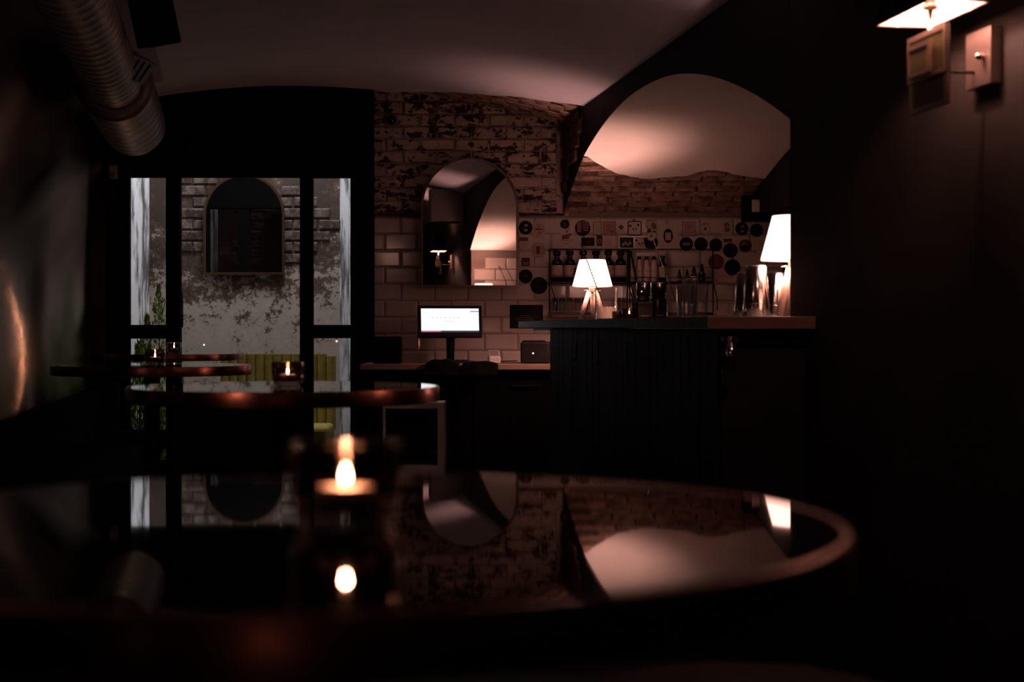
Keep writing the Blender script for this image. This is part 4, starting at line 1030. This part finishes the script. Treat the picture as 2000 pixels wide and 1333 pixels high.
# white air cooler
DC = 7.6
x0, x1, z0, z1 = PX(752, DC), PX(869, DC), 0, PZ(785, DC)
t = thing('air_cooler', 'white floor-standing air cooler with a dark louvred front', 'air cooler', ((x0+x1)/2, DC, 0))
W, H = x1 - x0, z1; gz0, gz1 = PZ(905, DC), PZ(796, DC); gx0, gx1 = -W/2 + .012, W/2 - .030
mb = MB()
mb.box((-W/2 + .006, 0, H/2), (.012, .26, H)); mb.box((W/2 - .015, 0, H/2), (.030, .26, H)); mb.box(((gx0+gx1)/2, 0, (gz1+H)/2), (gx1-gx0, .26, H-gz1)); mb.box(((gx0+gx1)/2, 0, gz0/2), (gx1-gx0, .26, gz0))
obj('housing', mb, mat('bright_white_plastic', (.82,.78,.75), .45), t)
obj('inner_panel', MB().box(((gx0+gx1)/2, .02, (gz0+gz1)/2), (gx1-gx0, .1, gz1-gz0)), M['black_matte'], t)
for k in range(8):
    z = gz0 + (gz1-gz0) * (k + .5) / 8
    Ml = Matrix.Translation(((gx0+gx1)/2, -.085, z)) @ Matrix.Rotation(math.radians(-25), 4, 'X'); obj('louvre', MB().box((0, 0, 0), (gx1-gx0, .045, .004), Ml), M['dark_metal'], t)
# mustard sofa in the light well
DSf = 10.15
t = thing('channel_sofa', 'mustard channel-tufted sofa beyond the glass partition', 'sofa', (PX(540, DSf), DSf, 0))
ztop = PZ(692, DSf); nch = 13; wch = S(225, DSf) / nch
ch = MB(); pr = []
for a in range(9):
    q = math.pi * a / 8; pr.append((-math.cos(q) * wch / 2, -.05 - .022 * math.sin(q)))
pr += [(wch/2, .0), (-wch/2, .0)]
ch.prism([(x, y) for x, y in pr], .40, ztop); chm = ch.mesh('channel'); chm.materials.append(M['yellow'])
for k in range(nch):
    o = bpy.data.objects.new('channel', chm); C.objects.link(o); o.parent = t; o.location = (-S(225, DSf)/2 + wch * (k + .5), .1, 0)
    if k == nch - 1: o.scale = (1, 1, .985)
bevel(obj('seat', MB().box((0, -.18, .38), (S(225, DSf), .42, .12)), M['yellow'], t), .03, 3)
obj('base', MB().box((0, -.12, .16), (S(215, DSf), .4, .31)), M['black'], t)
# conifers in pots
def thuja(label, x, y, z, h, rb, seed):
    t = thing('potted_conifer', label, 'plant', (x, y, z))
    r = random.Random(seed)
    mb = MB(); mb.lathe([(0, 0), (.07, 0), (.095, .16), (.10, .165), (.085, .16), (0, .15)], 24); obj('pot', mb, M['terracotta'], t)
    mb = MB(); mb.tube([(0, 0, .14), (.005, 0, h * .6), (0, 0, h * .92)], [.008, .005, .002], 6); obj('trunk', mb, M['dark_wood'], t)
    mb = MB()
    lobes = [(0, 0, 1, .75), (-.05, .01, .86, .7), (.05, -.02, .80, .7), (-.085, -.02, .72, .6), (.08, .03, .66, .6)]
    for i in range(5200):
        lx, ly, lh, lr = lobes[i % 5]
        q = r.random() ** .8; zz = .18 + q * (h * lh - .2); rad = rb * lr * (1 - q * q) ** .7 * (.8 + .3 * math.sin(zz * 40 + seed + i % 5)) * r.random() ** .4
        a = r.random() * 6.283; c = Vector((lx * min(1, q * 2) * rb / .085 + rad * math.cos(a), ly + rad * math.sin(a), zz)); d = Vector((math.cos(a) * .5, math.sin(a) * .5, 1 + r.random())).normalized()
        s_ = d.cross(Vector((r.uniform(-1,1), r.uniform(-1,1), .2))).normalized(); l = r.uniform(.02, .042); wd = r.uniform(.003, .006)
        mb.add([c, c + d*l*.5 + s_*wd, c + d*l, c + d*l*.5 - s_*wd], [(0,1,2,3)])
    fo = obj('foliage', mb, M['leaf'], t); fo['kind'] = 'stuff'
thuja('tall slim green conifer behind the left glass pane', PX(310, 9.82), 9.82, 0, PZ(556, 9.82), .13, 4)
thuja('shorter green conifer in front of the tall one', PX(272, 9.60), 9.60, 0, PZ(664, 9.60), .11, 8)
